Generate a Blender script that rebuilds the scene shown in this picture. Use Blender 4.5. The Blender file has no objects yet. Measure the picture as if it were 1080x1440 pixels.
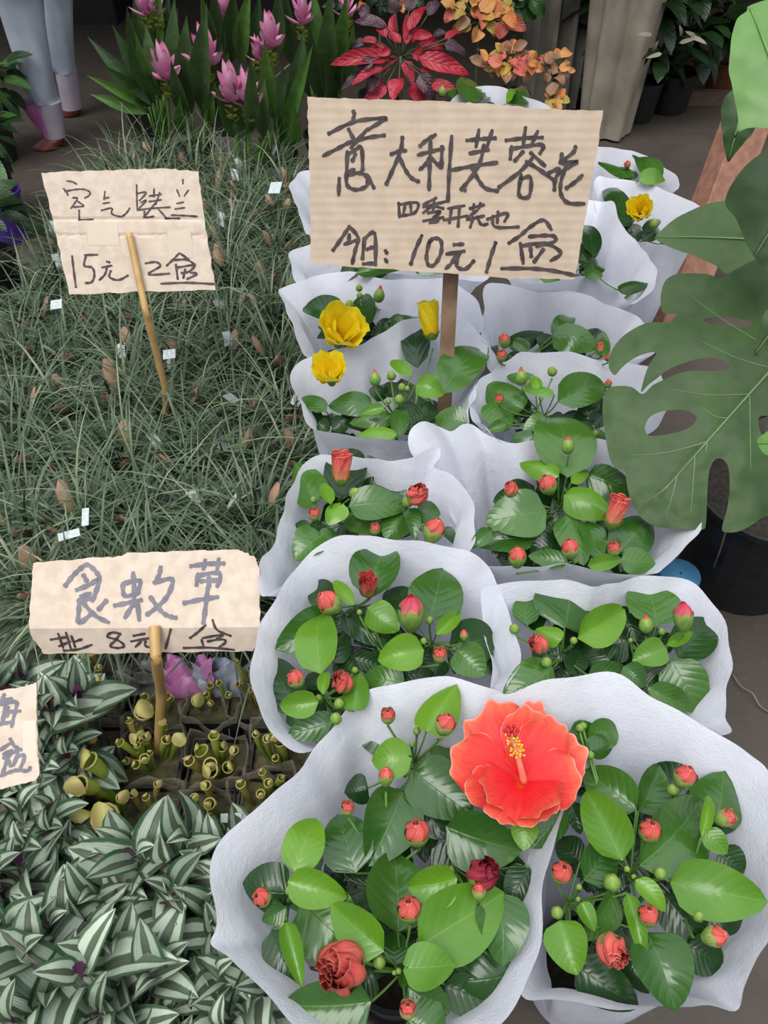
import bpy, math, random
from mathutils import Vector, geometry

# ---------------------------------------------------------------- camera, world, light, exposure
scene = bpy.context.scene
COL = scene.collection
CAM_H, PITCH, F = 1.24, math.radians(45), 1109.0     # 1080x1440 frame
cam_d = bpy.data.cameras.new('camera'); cam = bpy.data.objects.new('camera', cam_d); COL.objects.link(cam)
cam.location = (0, 0, CAM_H); cam.rotation_euler = (math.radians(45), 0, 0)
cam_d.sensor_fit = 'VERTICAL'; cam_d.sensor_height = 36; cam_d.lens = F / 1440 * 36
cam_d.clip_start = 0.02; cam_d.clip_end = 60
scene.camera = cam

world = bpy.data.worlds.new('overcast'); scene.world = world; world.use_nodes = True
wn = world.node_tree; bgn = wn.nodes['Background']
tcw = wn.nodes.new('ShaderNodeTexCoord'); sep = wn.nodes.new('ShaderNodeSeparateXYZ'); rmp = wn.nodes.new('ShaderNodeValToRGB')
wn.links.new(tcw.outputs['Generated'], sep.inputs[0]); wn.links.new(sep.outputs[2], rmp.inputs[0])
rmp.color_ramp.elements[0].position = 0.0; rmp.color_ramp.elements[0].color = (.10, .10, .10, 1)
rmp.color_ramp.elements[1].position = 1.0; rmp.color_ramp.elements[1].color = (1.30, 1.36, 1.44, 1)
for _p, _c in ((.30, (.22, .23, .24, 1)), (.62, (.72, .76, .80, 1))):
    _e = rmp.color_ramp.elements.new(_p); _e.color = _c
wn.links.new(rmp.outputs[0], bgn.inputs[0]); bgn.inputs[1].default_value = 1.25
sun_d = bpy.data.lights.new('sun', 'SUN'); sun = bpy.data.objects.new('sun', sun_d); COL.objects.link(sun)
sun_d.energy = 1.7; sun_d.angle = math.radians(35); sun_d.color = (1.0, .97, .93)
sun.rotation_euler = (math.radians(22), math.radians(-14), 0)
scene.view_settings.view_transform = 'Standard'; scene.view_settings.look = 'None'
scene.view_settings.gamma = 1; scene.view_settings.use_curve_mapping = False
scene.view_settings.exposure = 0.38

# ---------------------------------------------------------------- pixel <-> world helpers
CAM = Vector((0, 0, CAM_H))
RIGHT = Vector((1, 0, 0)); UPV = Vector((0, math.cos(PITCH), math.sin(PITCH))); FWD = Vector((0, math.sin(PITCH), -math.cos(PITCH)))
def ray(x, y): return RIGHT * ((x - 540) / F) + UPV * ((720 - y) / F) + FWD
def at(x, y, z):
    r = ray(x, y); return CAM + r * ((z - CAM_H) / r.z)
def atY(x, y, Y):
    r = ray(x, y); return CAM + r * (Y / r.y)
def atP(x, y, p0, n):
    r = ray(x, y); return CAM + r * ((p0 - CAM).dot(n) / r.dot(n))
def depth(p): return (p - CAM).dot(FWD)
def px2m(px, p): return px * depth(p) / F
def lerp(a, b, t): return a + (b - a) * t
class Fr:                                            # a crop of the photograph: crop coordinates to frame pixels
    def __init__(s, ox, oy, k): s.ox, s.oy, s.k = ox, oy, k
    def __call__(s, x, y): return s.ox + x / s.k, s.oy + y / s.k
ID = Fr(0, 0, 1)

# ---------------------------------------------------------------- materials
def nodes(name):
    m = bpy.data.materials.new(name); m.use_nodes = True
    nt = m.node_tree; return m, nt, nt.nodes['Principled BSDF'], nt.nodes['Material Output']
def N(nt, t, **k):
    n = nt.nodes.new(t)
    for a, v in k.items(): setattr(n, a, v)
    return n
def c4(c): return (*c, 1)
def math_(nt, op, a, b=None, c=None):
    n = N(nt, 'ShaderNodeMath', operation=op)
    for i, v in enumerate((a, b, c)):
        if v is None: continue
        if isinstance(v, (int, float)): n.inputs[i].default_value = v
        else: nt.links.new(v, n.inputs[i])
    return n.outputs[0]
def mixc(nt, f, a, b):
    n = N(nt, 'ShaderNodeMix', data_type='RGBA')
    for i, v in ((0, f), (6, a), (7, b)):
        if isinstance(v, (int, float)): n.inputs[i].default_value = v
        elif isinstance(v, tuple): n.inputs[i].default_value = c4(v)
        else: nt.links.new(v, n.inputs[i])
    return n.outputs[2]
def noise(nt, scale, detail=3, vec='Object'):
    tc = N(nt, 'ShaderNodeTexCoord'); n = N(nt, 'ShaderNodeTexNoise')
    n.inputs['Scale'].default_value = scale; n.inputs['Detail'].default_value = detail
    nt.links.new(tc.outputs[vec], n.inputs['Vector']); return n.outputs['Fac']
def ramp(nt, f, a, b):
    n = N(nt, 'ShaderNodeMapRange', interpolation_type='SMOOTHSTEP')
    n.inputs[1].default_value = a; n.inputs[2].default_value = b; nt.links.new(f, n.inputs[0]); return n.outputs[0]
def bump(nt, bs, h, s, d=.002):
    b = N(nt, 'ShaderNodeBump'); b.inputs['Strength'].default_value = s; b.inputs['Distance'].default_value = d
    nt.links.new(h, b.inputs['Height']); nt.links.new(b.outputs[0], bs.inputs['Normal']); return b
def uvs(nt):
    uv = N(nt, 'ShaderNodeUVMap'); s = N(nt, 'ShaderNodeSeparateXYZ'); nt.links.new(uv.outputs[0], s.inputs[0])
    au = math_(nt, 'ABSOLUTE', math_(nt, 'SUBTRACT', s.outputs[0], .5)); return s.outputs[0], s.outputs[1], au   # au 0..0.5
def plain(name, a, b=None, rough=.6, scale=30, bs=0, spec=.5, bd=.002):
    m, nt, p, o = nodes(name)
    f = noise(nt, scale)
    nt.links.new(mixc(nt, ramp(nt, f, .3, .7), a, b or a), p.inputs['Base Color'])
    p.inputs['Roughness'].default_value = rough; p.inputs['Specular IOR Level'].default_value = spec
    if bs: bump(nt, p, f, bs, bd)
    return m
def add_translucent(nt, p, o, col, fac):
    t = N(nt, 'ShaderNodeBsdfTranslucent'); mx = N(nt, 'ShaderNodeMixShader'); mx.inputs[0].default_value = fac
    if isinstance(col, tuple): t.inputs[0].default_value = c4(col)
    else: nt.links.new(col, t.inputs[0])
    nt.links.new(p.outputs[0], mx.inputs[1]); nt.links.new(t.outputs[0], mx.inputs[2]); nt.links.new(mx.outputs[0], o.inputs[0])
def leafmat(name, a, b, vein, back, rough=.3, vs=7, vb=.5, trans=.12, spec=.5, veinw=.30):
    m, nt, p, o = nodes(name)
    u, v, au = uvs(nt)
    oi = N(nt, 'ShaderNodeObjectInfo')
    f = math_(nt, 'ADD', math_(nt, 'MULTIPLY', noise(nt, 22), .6), math_(nt, 'MULTIPLY', oi.outputs['Random'], .45))
    col = mixc(nt, ramp(nt, f, .25, .8), a, b)
    mid = math_(nt, 'SUBTRACT', 1.0, ramp(nt, au, .0, .028))
    sv = math_(nt, 'PINGPONG', math_(nt, 'MULTIPLY', math_(nt, 'SUBTRACT', v, math_(nt, 'MULTIPLY', au, .55)), vs), .5)  # side veins
    side = math_(nt, 'SUBTRACT', 1.0, ramp(nt, sv, .0, .10))
    vf = math_(nt, 'MAXIMUM', mid, math_(nt, 'MULTIPLY', side, .10))
    col = mixc(nt, math_(nt, 'MULTIPLY', vf, veinw), col, vein)
    g = N(nt, 'ShaderNodeNewGeometry')
    col = mixc(nt, g.outputs['Backfacing'], col, back)
    nt.links.new(col, p.inputs['Base Color'])
    p.inputs['Roughness'].default_value = rough; p.inputs['Specular IOR Level'].default_value = spec
    h = math_(nt, 'ADD', math_(nt, 'MULTIPLY', ramp(nt, sv, 0., .35), .45), math_(nt, 'MULTIPLY', mid, -.6))
    h = math_(nt, 'ADD', h, math_(nt, 'ADD', math_(nt, 'MULTIPLY', noise(nt, 60), .5), math_(nt, 'MULTIPLY', noise(nt, 24, 1), 5.0)))
    bump(nt, p, h, vb, .0022)
    add_translucent(nt, p, o, (b[0] * 1.3, b[1] * 1.6, b[2]), trans)
    return m
M = {}
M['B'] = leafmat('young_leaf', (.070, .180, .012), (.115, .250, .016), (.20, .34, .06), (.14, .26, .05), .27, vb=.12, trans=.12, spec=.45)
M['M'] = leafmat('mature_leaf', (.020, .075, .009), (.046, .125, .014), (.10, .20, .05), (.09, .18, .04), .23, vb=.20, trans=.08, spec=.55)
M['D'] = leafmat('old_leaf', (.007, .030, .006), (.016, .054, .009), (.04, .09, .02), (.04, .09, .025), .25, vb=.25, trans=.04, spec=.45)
M['monstera'] = leafmat('monstera_leaf', (.022, .052, .013), (.050, .098, .026), (.13, .22, .09), (.06, .12, .04), .45, vs=0, vb=.6, trans=.05, spec=.22, veinw=.0)
M['monstera_pale'] = leafmat('pale_monstera_leaf', (.085, .20, .04), (.13, .27, .06), (.2, .34, .13), (.12, .25, .06), .4, vs=0, vb=.4, trans=.12, spec=.4, veinw=.0)
M['midrib'] = plain('pale_midrib', (.13, .22, .08), (.10, .18, .06), .5)
M['curcuma_leaf'] = leafmat('lance_leaf', (.040, .085, .030), (.075, .135, .045), (.10, .22, .06), (.07, .17, .035), .4, vs=14, vb=.5, trans=.12)
M['curcuma_bright'] = leafmat('lance_leaf_bright', (.075, .17, .035), (.12, .24, .05), (.14, .32, .08), (.10, .24, .05), .4, vs=14, vb=.5)
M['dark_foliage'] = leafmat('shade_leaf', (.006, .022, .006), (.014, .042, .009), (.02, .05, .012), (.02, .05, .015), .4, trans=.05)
M['mid_foliage'] = leafmat('field_leaf', (.03, .09, .018), (.05, .14, .025), (.08, .18, .05), (.05, .12, .03), .4)
M['red_leaf'] = leafmat('crimson_leaf', (.30, .012, .022), (.46, .02, .05), (.20, .02, .03), (.26, .02, .03), .45, vb=.8, trans=.1)
M['plum_leaf'] = leafmat('plum_leaf', (.045, .025, .035), (.075, .03, .045), (.08, .03, .04), (.12, .02, .03), .45, vb=.8, trans=.05)
M['orange_leaf'] = leafmat('orange_leaf', (.58, .17, .05), (.62, .30, .09), (.45, .10, .05), (.40, .12, .06), .5, vb=.8, trans=.15)
M['pink_leaf'] = leafmat('salmon_leaf', (.55, .11, .09), (.60, .17, .10), (.45, .06, .06), (.40, .12, .06), .5, vb=.8, trans=.15)
M['yellow_leaf'] = leafmat('yellow_leaf', (.52, .30, .05), (.42, .33, .08), (.5, .2, .05), (.35, .18, .06), .5, vb=.8, trans=.15)
M['brown_leaf'] = leafmat('withered_leaf', (.26, .13, .07), (.34, .20, .11), (.2, .1, .05), (.2, .1, .06), .7, vb=1, trans=.05)
# zebra leaf: silver bands on a green blade, purple beneath
def zebra():
    m, nt, p, o = nodes('zebra_leaf'); u, v, au = uvs(nt); oi = N(nt, 'ShaderNodeObjectInfo')
    nz = math_(nt, 'MULTIPLY', math_(nt, 'SUBTRACT', noise(nt, 35, 4), .5), .12)
    a = math_(nt, 'ADD', au, nz)
    band = math_(nt, 'MULTIPLY', ramp(nt, a, .10, .15), math_(nt, 'SUBTRACT', 1.0, ramp(nt, a, .34, .40)))
    green = mixc(nt, oi.outputs['Random'], (.022, .060, .026), (.060, .110, .055))
    green = mixc(nt, math_(nt, 'MULTIPLY', math_(nt, 'SUBTRACT', 1.0, ramp(nt, au, .02, .10)), .25), green, (.16, .05, .10))
    silver = mixc(nt, noise(nt, 50, 4), (.28, .36, .26), (.60, .66, .53))
    col = mixc(nt, math_(nt, 'MULTIPLY', band, math_(nt, 'ADD', .36, math_(nt, 'MULTIPLY', oi.outputs['Random'], .64))), green, silver)
    g = N(nt, 'ShaderNodeNewGeometry'); col = mixc(nt, g.outputs['Backfacing'], col, (.10, .012, .06))
    nt.links.new(col, p.inputs['Base Color']); p.inputs['Roughness'].default_value = .42; p.inputs['Specular IOR Level'].default_value = .35
    st = math_(nt, 'PINGPONG', math_(nt, 'MULTIPLY', u, 14), .5); bump(nt, p, st, .35, .0012)
    return m
M['zebra'] = zebra()
M['purple_leaf'] = plain('purple_leaf_bud', (.05, .008, .04), (.10, .02, .07), .5, 40)
def wrapmat():
    m, nt, p, o = nodes('nonwoven_wrap')
    f = noise(nt, 9, 4); fine = noise(nt, 420, 2)
    col = mixc(nt, ramp(nt, f, .3, .7), (.74, .75, .83), (.82, .825, .89))
    nt.links.new(col, p.inputs['Base Color']); p.inputs['Roughness'].default_value = .85; p.inputs['Specular IOR Level'].default_value = .15
    h = math_(nt, 'ADD', math_(nt, 'MULTIPLY', f, 4.0), math_(nt, 'MULTIPLY', fine, .5)); h = math_(nt, 'ADD', h, math_(nt, 'MULTIPLY', noise(nt, 34, 2), 1.2)); bump(nt, p, h, .5, .003)
    add_translucent(nt, p, o, (.75, .77, .86), .38); return m
M['wrap'] = wrapmat()
def cardmat():
    m, nt, p, o = nodes('corrugated_cardboard')
    u, v, au = uvs(nt)
    w = N(nt, 'ShaderNodeTexWave', wave_type='BANDS', bands_direction='Y'); w.inputs['Scale'].default_value = 24.0; w.inputs['Distortion'].default_value = .4; w.inputs['Detail'].default_value = 2
    uv = N(nt, 'ShaderNodeUVMap'); nt.links.new(uv.outputs[0], w.inputs['Vector'])
    f = noise(nt, 40, 5); g = noise(nt, 7, 3)
    col = mixc(nt, ramp(nt, f, .3, .75), (.49, .38, .285), (.57, .455, .35))
    col = mixc(nt, math_(nt, 'MULTIPLY', w.outputs['Fac'], .16), col, (.58, .465, .36))
    col = mixc(nt, math_(nt, 'MULTIPLY', ramp(nt, g, .55, .75), .5), col, (.62, .50, .40))
    nt.links.new(col, p.inputs['Base Color']); p.inputs['Roughness'].default_value = .85; p.inputs['Specular IOR Level'].default_value = .2
    bump(nt, p, math_(nt, 'ADD', w.outputs['Fac'], math_(nt, 'MULTIPLY', f, .5)), .22, .0010); return m
M['card'] = cardmat()
M['card_pale'] = plain('pale_cardboard', (.52, .42, .335), (.60, .50, .41), .85, 60, .25, .2)
M['ink'] = plain('black_marker', (.034, .022, .022), (.075, .055, .055), .7, 90)
M['ink_grey'] = plain('grey_marker', (.13, .12, .15), (.18, .165, .19), .7, 60)
M['bamboo'] = plain('bamboo', (.42, .25, .09), (.52, .33, .13), .45, 25, .2)
M['batten'] = plain('wood_batten', (.20, .12, .07), (.30, .19, .12), .7, 35, .5)
M['tape'] = plain('clear_tape', (.52, .42, .32), (.50, .40, .30), .25, 30)
M['moss'] = plain('mossy_soil', (.035, .028, .016), (.09, .085, .03), .95, 70, 1)
M['ginger_stem'] = plain('ginger_stem', (.06, .11, .03), (.09, .15, .04), .5, 40)
M['stem'] = plain('green_stem', (.09, .20, .035), (.13, .27, .05), .5, 40)
M['dark_stem'] = plain('woody_stem', (.045, .06, .03), (.06, .09, .035), .6, 40)
def gradmat(name, stops, rough=.5, streak=0, edge=None, trans=.1, back=None):
    m, nt, p, o = nodes(name); u, v, au = uvs(nt); r = N(nt, 'ShaderNodeValToRGB')
    cr = r.color_ramp; cr.elements[0].position = stops[0][0]; cr.elements[0].color = c4(stops[0][1])
    cr.elements[1].position = stops[-1][0]; cr.elements[1].color = c4(stops[-1][1])
    for q, c in stops[1:-1]:
        e = cr.elements.new(q); e.color = c4(c)
    nz = math_(nt, 'MULTIPLY', math_(nt, 'SUBTRACT', noise(nt, 70), .5), .25)
    nt.links.new(math_(nt, 'ADD', v, nz), r.inputs[0]); col = r.outputs[0]
    wv = N(nt, 'ShaderNodeTexNoise'); wv.inputs['Scale'].default_value = 1; mp = N(nt, 'ShaderNodeMapping'); mp.inputs['Scale'].default_value = (38, 3.5, 1)
    uv = N(nt, 'ShaderNodeUVMap'); nt.links.new(uv.outputs[0], mp.inputs[0]); nt.links.new(mp.outputs[0], wv.inputs['Vector'])
    if streak:
        d = N(nt, 'ShaderNodeHueSaturation'); nt.links.new(col, d.inputs['Color']); d.inputs['Value'].default_value = 1 - streak
        col = mixc(nt, ramp(nt, wv.outputs['Fac'], .42, .62), col, d.outputs[0])
    if edge:
        col = mixc(nt, math_(nt, 'MULTIPLY', math_(nt, 'MAXIMUM', ramp(nt, v, .955, 1.0), math_(nt, 'MULTIPLY', ramp(nt, au, .47, .5), ramp(nt, v, .5, .8))), .85), col, edge)
    if back:
        g = N(nt, 'ShaderNodeNewGeometry'); col = mixc(nt, math_(nt, 'MULTIPLY', g.outputs['Backfacing'], .7), col, back)
    nt.links.new(col, p.inputs['Base Color']); p.inputs['Roughness'].default_value = rough; p.inputs['Specular IOR Level'].default_value = .3
    bump(nt, p, wv.outputs['Fac'], .3, .0015); add_translucent(nt, p, o, col, trans); return m
M['petal'] = gradmat('coral_petal', [(0, (.72, .10, .01)), (.13, (.68, .006, .010)), (.5, (.74, .03, .035)), (.8, (.80, .075, .055)), (1, (.82, .18, .09))], .55, .16, (.84, .36, .34), .2, (.80, .30, .16))
M['bud_petal'] = gradmat('coral_bud_petal', [(0, (.50, .22, .10)), (.5, (.58, .13, .09)), (1, (.60, .07, .065))], .55, .2, (.72, .28, .2), .1)
M['salmon_petal'] = gradmat('salmon_bud_petal', [(0, (.45, .38, .12)), (.4, (.74, .22, .12)), (.85, (.74, .12, .10)), (1, (.55, .02, .03))], .55, .3, (.85, .30, .2), .1)
M['dusky_petal'] = gradmat('dark_red_bud_petal', [(0, (.40, .05, .06)), (1, (.24, .012, .03))], .6, .4, None, .08)
M['pale_petal'] = gradmat('pink_yellow_bud_petal', [(0, (.52, .50, .16)), (.5, (.62, .42, .20)), (.75, (.55, .10, .12)), (1, (.55, .04, .08))], .55, .2, None, .1)
M['yellow_petal'] = gradmat('yellow_petal', [(0, (.80, .40, .01)), (.35, (.90, .66, .008)), (1, (.92, .76, .02))], .5, .12, (.93, .84, .12), .3)
M['calyx'] = gradmat('calyx', [(0, (.12, .25, .04)), (.6, (.19, .33, .06)), (1, (.30, .40, .09))], .5, .25, None, .1)
M['calyx_pink'] = gradmat('blushing_calyx', [(0, (.15, .28, .05)), (.55, (.26, .36, .09)), (.8, (.42, .24, .11)), (1, (.55, .12, .09))], .5, .25, None, .1)
M['column'] = plain('stamen_column', (.78, .20, .14), (.82, .30, .20), .5)
M['anther'] = plain('yellow_anther', (.85, .50, .03), (.9, .62, .08), .6)
M['stigma'] = plain('red_stigma', (.40, .006, .012), (.5, .01, .02), .5)
M['curcuma'] = gradmat('pink_bract', [(0, (.60, .20, .38)), (.5, (.78, .30, .52)), (.85, (.84, .40, .60)), (1, (.60, .10, .28))], .5, .2, None, .15)
M['curcuma_green'] = gradmat('yellow_green_bract', [(0, (.22, .28, .05)), (1, (.42, .42, .08))], .5, .2, None, .1)
M['grass'] = plain('grey_green_blade', (.030, .058, .024), (.100, .142, .072), .5, 9)
M['grass_pale'] = plain('pale_blade', (.14, .18, .10), (.22, .25, .15), .5, 9)
M['bract'] = gradmat('peach_bract', [(0, (.20, .20, .10)), (.5, (.42, .27, .17)), (1, (.46, .26, .19))], .6, .2, None, .1)
M['pot_black'] = plain('black_plastic', (.008, .008, .009), (.014, .014, .015), .45)
M['soil'] = plain('potting_soil', (.012, .010, .008), (.035, .026, .018), .95, 120, 1)
M['pot_brown'] = plain('oxblood_plastic', (.12, .028, .020), (.16, .04, .028), .5)
M['pot_purple'] = plain('violet_plastic', (.055, .025, .20), (.07, .03, .24), .4)
M['pot_blue'] = plain('blue_plastic', (.035, .14, .27), (.05, .18, .32), .5)
M['terracotta'] = plain('brown_pot', (.12, .035, .018), (.16, .05, .025), .7)
M['sleeve_grey'] = plain('blue_grey_sleeve', (.30, .34, .42), (.42, .46, .53), .8, 6, .5, .2)
M['cover_lilac'] = plain('pale_lilac_cover', (.38, .33, .40), (.46, .40, .47), .7, 12, .4, .2)
M['cover_pink'] = plain('magenta_cover', (.50, .15, .38), (.60, .26, .48), .5, 12, .6)
M['cloth'] = plain('dusty_cloth', (.22, .19, .15), (.33, .29, .235), .9, 8, .6, .1)
M['cloth_dark'] = plain('grimy_sheeting', (.12, .11, .095), (.19, .175, .15), .6, 7, .6, .3)
M['brick'] = plain('reddish_wood', (.22, .10, .065), (.30, .15, .10), .8, 40, .5)
M['bar'] = plain('old_timber', (.10, .065, .045), (.14, .09, .06), .8, 30, .5)
M['tag'] = plain('paper_tag', (.36, .41, .41), (.52, .56, .57), .6, 200)
M['twig'] = plain('twig', (.14, .10, .07), (.2, .15, .1), .8)
def pitcher():
    m, nt, p, o = nodes('pitcher'); u, v, au = uvs(nt); oi = N(nt, 'ShaderNodeObjectInfo')
    c = mixc(nt, ramp(nt, math_(nt, 'ADD', v, math_(nt, 'MULTIPLY', noise(nt, 80), .4)), .5, 1.2), (.14, .25, .02), (.36, .42, .06))
    c = mixc(nt, math_(nt, 'MULTIPLY', ramp(nt, oi.outputs['Random'], .55, .95), .6), c, (.34, .14, .08))
    nt.links.new(c, p.inputs['Base Color']); p.inputs['Roughness'].default_value = .4; add_translucent(nt, p, o, c, .15); return m
M['pitcher'] = pitcher()
M['pitcher_lip'] = plain('pale_pitcher_lip', (.34, .36, .08), (.40, .28, .12), .5, 60)
def film(name, col, fac, rough):
    m, nt, p, o = nodes(name); t = N(nt, 'ShaderNodeBsdfTransparent'); mx = N(nt, 'ShaderNodeMixShader')
    p.inputs['Base Color'].default_value = c4(col); p.inputs['Roughness'].default_value = rough
    f = noise(nt, 26, 4); bump(nt, p, f, .9, .006)
    nt.links.new(math_(nt, 'MULTIPLY', ramp(nt, f, .35, .75), fac), mx.inputs[0])
    nt.links.new(t.outputs[0], mx.inputs[1]); nt.links.new(p.outputs[0], mx.inputs[2]); nt.links.new(mx.outputs[0], o.inputs[0]); return m
M['film'] = film('clear_film', (.36, .42, .39), .15, .12)
M['film_hazy'] = film('hazy_film', (.40, .40, .38), .5, .2)
def netmat():
    m, nt, p, o = nodes('brown_netting'); t = N(nt, 'ShaderNodeBsdfTransparent'); mx = N(nt, 'ShaderNodeMixShader')
    uv = N(nt, 'ShaderNodeUVMap'); s = N(nt, 'ShaderNodeSeparateXYZ'); nt.links.new(uv.outputs[0], s.inputs[0])
    a = math_(nt, 'PINGPONG', math_(nt, 'MULTIPLY', math_(nt, 'ADD', s.outputs[0], math_(nt, 'MULTIPLY', s.outputs[1], .3)), 110), .5)
    b = math_(nt, 'PINGPONG', math_(nt, 'MULTIPLY', math_(nt, 'SUBTRACT', s.outputs[1], math_(nt, 'MULTIPLY', s.outputs[0], 1.0)), 34), .5)
    line = math_(nt, 'MAXIMUM', math_(nt, 'LESS_THAN', a, .10), math_(nt, 'LESS_THAN', b, .10))
    p.inputs['Base Color'].default_value = (.26, .23, .17, 1); p.inputs['Roughness'].default_value = .6
    nt.links.new(line, mx.inputs[0]); nt.links.new(t.outputs[0], mx.inputs[1]); nt.links.new(p.outputs[0], mx.inputs[2]); nt.links.new(mx.outputs[0], o.inputs[0]); return m
M['net'] = netmat()
def floormat():
    m, nt, p, o = nodes('worn_concrete')
    f = noise(nt, 1.6, 6); g = noise(nt, 60, 5); k = noise(nt, 9, 5)
    col = mixc(nt, ramp(nt, f, .35, .7), (.050, .038, .030), (.074, .058, .046))
    col = mixc(nt, math_(nt, 'MULTIPLY', ramp(nt, k, .45, .7), .6), col, (.042, .032, .024))
    col = mixc(nt, math_(nt, 'MULTIPLY', ramp(nt, g, .6, .75), .35), col, (.13, .11, .09))
    nt.links.new(col, p.inputs['Base Color']); p.inputs['Roughness'].default_value = .7
    bump(nt, p, math_(nt, 'ADD', g, k), .4, .003); return m
M['floor'] = floormat()
# ---------------------------------------------------------------- objects
def mesh_obj(name, verts, faces, mat, parent=None, uv=None, smooth=True, mats=None, fm=None):
    me = bpy.data.meshes.new(name); me.from_pydata([tuple(v) for v in verts], [], faces)
    if uv:
        l = me.uv_layers.new(name='UVMap'); idx = [0] * len(me.loops); me.loops.foreach_get('vertex_index', idx)
        flat = []
        for i in idx: flat += [uv[i][0], uv[i][1]]
        l.data.foreach_set('uv', flat)
    me.materials.append(M[mat])
    for k in (mats or []): me.materials.append(M[k])
    if fm: me.polygons.foreach_set('material_index', fm)
    if smooth: me.polygons.foreach_set('use_smooth', [True] * len(me.polygons))
    o = bpy.data.objects.new(name, me); COL.objects.link(o)
    if parent is not None:
        o.parent = parent
        o.matrix_parent_inverse.identity()
        top = parent
        off = Vector((0, 0, 0))
        while top is not None: off += top.location; top = top.parent
        if off.length > 0: me.transform(__import__('mathutils').Matrix.Translation(-off))
    return o
def thing(name, label, cat, loc=(0, 0, 0), group=None):
    o = bpy.data.objects.new(name, None); COL.objects.link(o); o.location = loc; o.empty_display_size = .05
    o['label'] = label; o['category'] = cat
    if group: o['group'] = group
    return o
def tag(o, label, cat, group=None):
    o['label'] = label; o['category'] = cat
    if group: o['group'] = group
    return o
def copy_tree(o, parent=None):
    c = o.copy(); COL.objects.link(c); c.parent = parent
    for ch in list(o.children): copy_tree(ch, c)
    return c
class MB:
    def __init__(s): s.v, s.f, s.uv, s.m = [], [], [], []
    def grid(s, rows, mi=0, closed=False, uv=None):
        b = len(s.v); n = len(rows[0]); R = len(rows)
        for i, r in enumerate(rows):
            for j, p in enumerate(r): s.v.append(p); s.uv.append(uv[i][j] if uv else (j / max(1, n - (0 if closed else 1)), i / max(1, R - 1)))
        for i in range(R - 1):
            for j in range(n if closed else n - 1):
                k = (j + 1) % n; s.f.append((b + i * n + j, b + i * n + k, b + (i + 1) * n + k, b + (i + 1) * n + j)); s.m.append(mi)
        return b
    def tube(s, pts, r, seg=6, mi=0, cap=True):
        rows = []
        for i, p in enumerate(pts):
            t = (pts[min(i + 1, len(pts) - 1)] - pts[max(i - 1, 0)]).normalized()
            a = t.cross(Vector((0, .3, 1)) if abs(t.z) < .9 else Vector((1, 0, 0))).normalized(); c = t.cross(a)
            rr = r(i / (len(pts) - 1)) if callable(r) else r
            rows.append([p + a * (math.cos(q * 2 * math.pi / seg) * rr) + c * (math.sin(q * 2 * math.pi / seg) * rr) for q in range(seg)])
        b = s.grid(rows, mi, True)
        if cap:
            s.f.append(tuple(b + q for q in range(seg))[::-1]); s.m.append(mi)
            e = b + (len(pts) - 1) * seg; s.f.append(tuple(e + q for q in range(seg))); s.m.append(mi)
    def box(s, c, ax, ay, az, mi=0):      # half-axis vectors
        b = len(s.v)
        for x in (-1, 1):
            for y in (-1, 1):
                for z in (-1, 1): s.v.append(c + ax * x + ay * y + az * z); s.uv.append((x * .5 + .5, z * .5 + .5))
        for f in ((0, 1, 3, 2), (4, 6, 7, 5), (0, 4, 5, 1), (2, 3, 7, 6), (0, 2, 6, 4), (1, 5, 7, 3)): s.f.append(tuple(b + i for i in f)); s.m.append(mi)
    def ball(s, c, r, seg=6, rings=4, mi=0):
        rows = []
        for i in range(rings + 1):
            a = math.pi * (i / rings * .96 + .02); rows.append([c + Vector((math.sin(a) * math.cos(q * 2 * math.pi / seg), math.sin(a) * math.sin(q * 2 * math.pi / seg), math.cos(a))) * r for q in range(seg)])
        s.grid(rows, mi, True)
    def build(s, name, mat, parent=None, mats=None, smooth=True):
        return mesh_obj(name, s.v, s.f, mat, parent, s.uv, smooth, mats, s.m if mats else None)
def bez(a, b, c, n=6): return [a * (1 - t) ** 2 + b * 2 * t * (1 - t) + c * t * t for t in [i / n for i in range(n + 1)]]
RN = random.Random(7)

def profile(shape, t):
    if shape == 'heart': w = (math.sin(math.pi * min(1, t ** .66 * .985 + .015))) ** .72
    elif shape == 'lance': w = math.sin(math.pi * t ** .85) ** 1.1
    else: w = math.sin(math.pi * t ** .66) ** .62 if t < .62 else math.sin(math.pi * t ** .66) ** .62
    return max(w, .012 if 0 < t < 1 else .008)
def leaf(parent, base, tip, width, mat, nh=None, roll=0., bend=.10, fold=.12, shape='ovate', nu=6, nv=9, wave=.02, name='leaf', rnd=None):
    rnd = rnd or RN
    a = tip - base; L = a.length; a = a / L
    if nh is None: nh = Vector((0, -.25, 1))
    s = a.cross(nh).normalized(); n = s.cross(a).normalized()
    cr, sr = math.cos(roll), math.sin(roll); s, n = s * cr + n * sr, n * cr - s * sr
    ph = rnd.uniform(0, 6); rows, uv = [], []
    for i in range(nv + 1):
        t = i / nv; w = profile(shape, t) * width * .5; r, q = [], []
        for j in range(nu + 1):
            u = j / nu * 2 - 1
            back = -.10 * L * (1 - t) ** 3 * abs(u) ** 1.5 if shape == 'heart' else 0
            z = bend * L * (math.sin(math.pi * t) * 1.0 - .15 * t) + fold * width * (abs(u) ** 1.4) * profile(shape, t) * .5 + wave * width * math.sin(ph + t * 9 + u * 2.0) * abs(u)
            r.append(base + a * (t * L + back) + s * (u * w) + n * z); q.append((j / nu, t))
        rows.append(r); uv.append(q)
    mb = MB(); mb.grid(rows, uv=uv); return mb.build(name, mat, parent)
# ---------------------------------------------------------------- floor
def setting(o): o['kind'] = 'structure'; return o
_b = MB(); _b.box(Vector((0, 3.5, -.05)), Vector((5, 0, 0)), Vector((0, 4.5, 0)), Vector((0, 0, .05)))
setting(_b.build('floor', 'floor', smooth=False))
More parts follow.
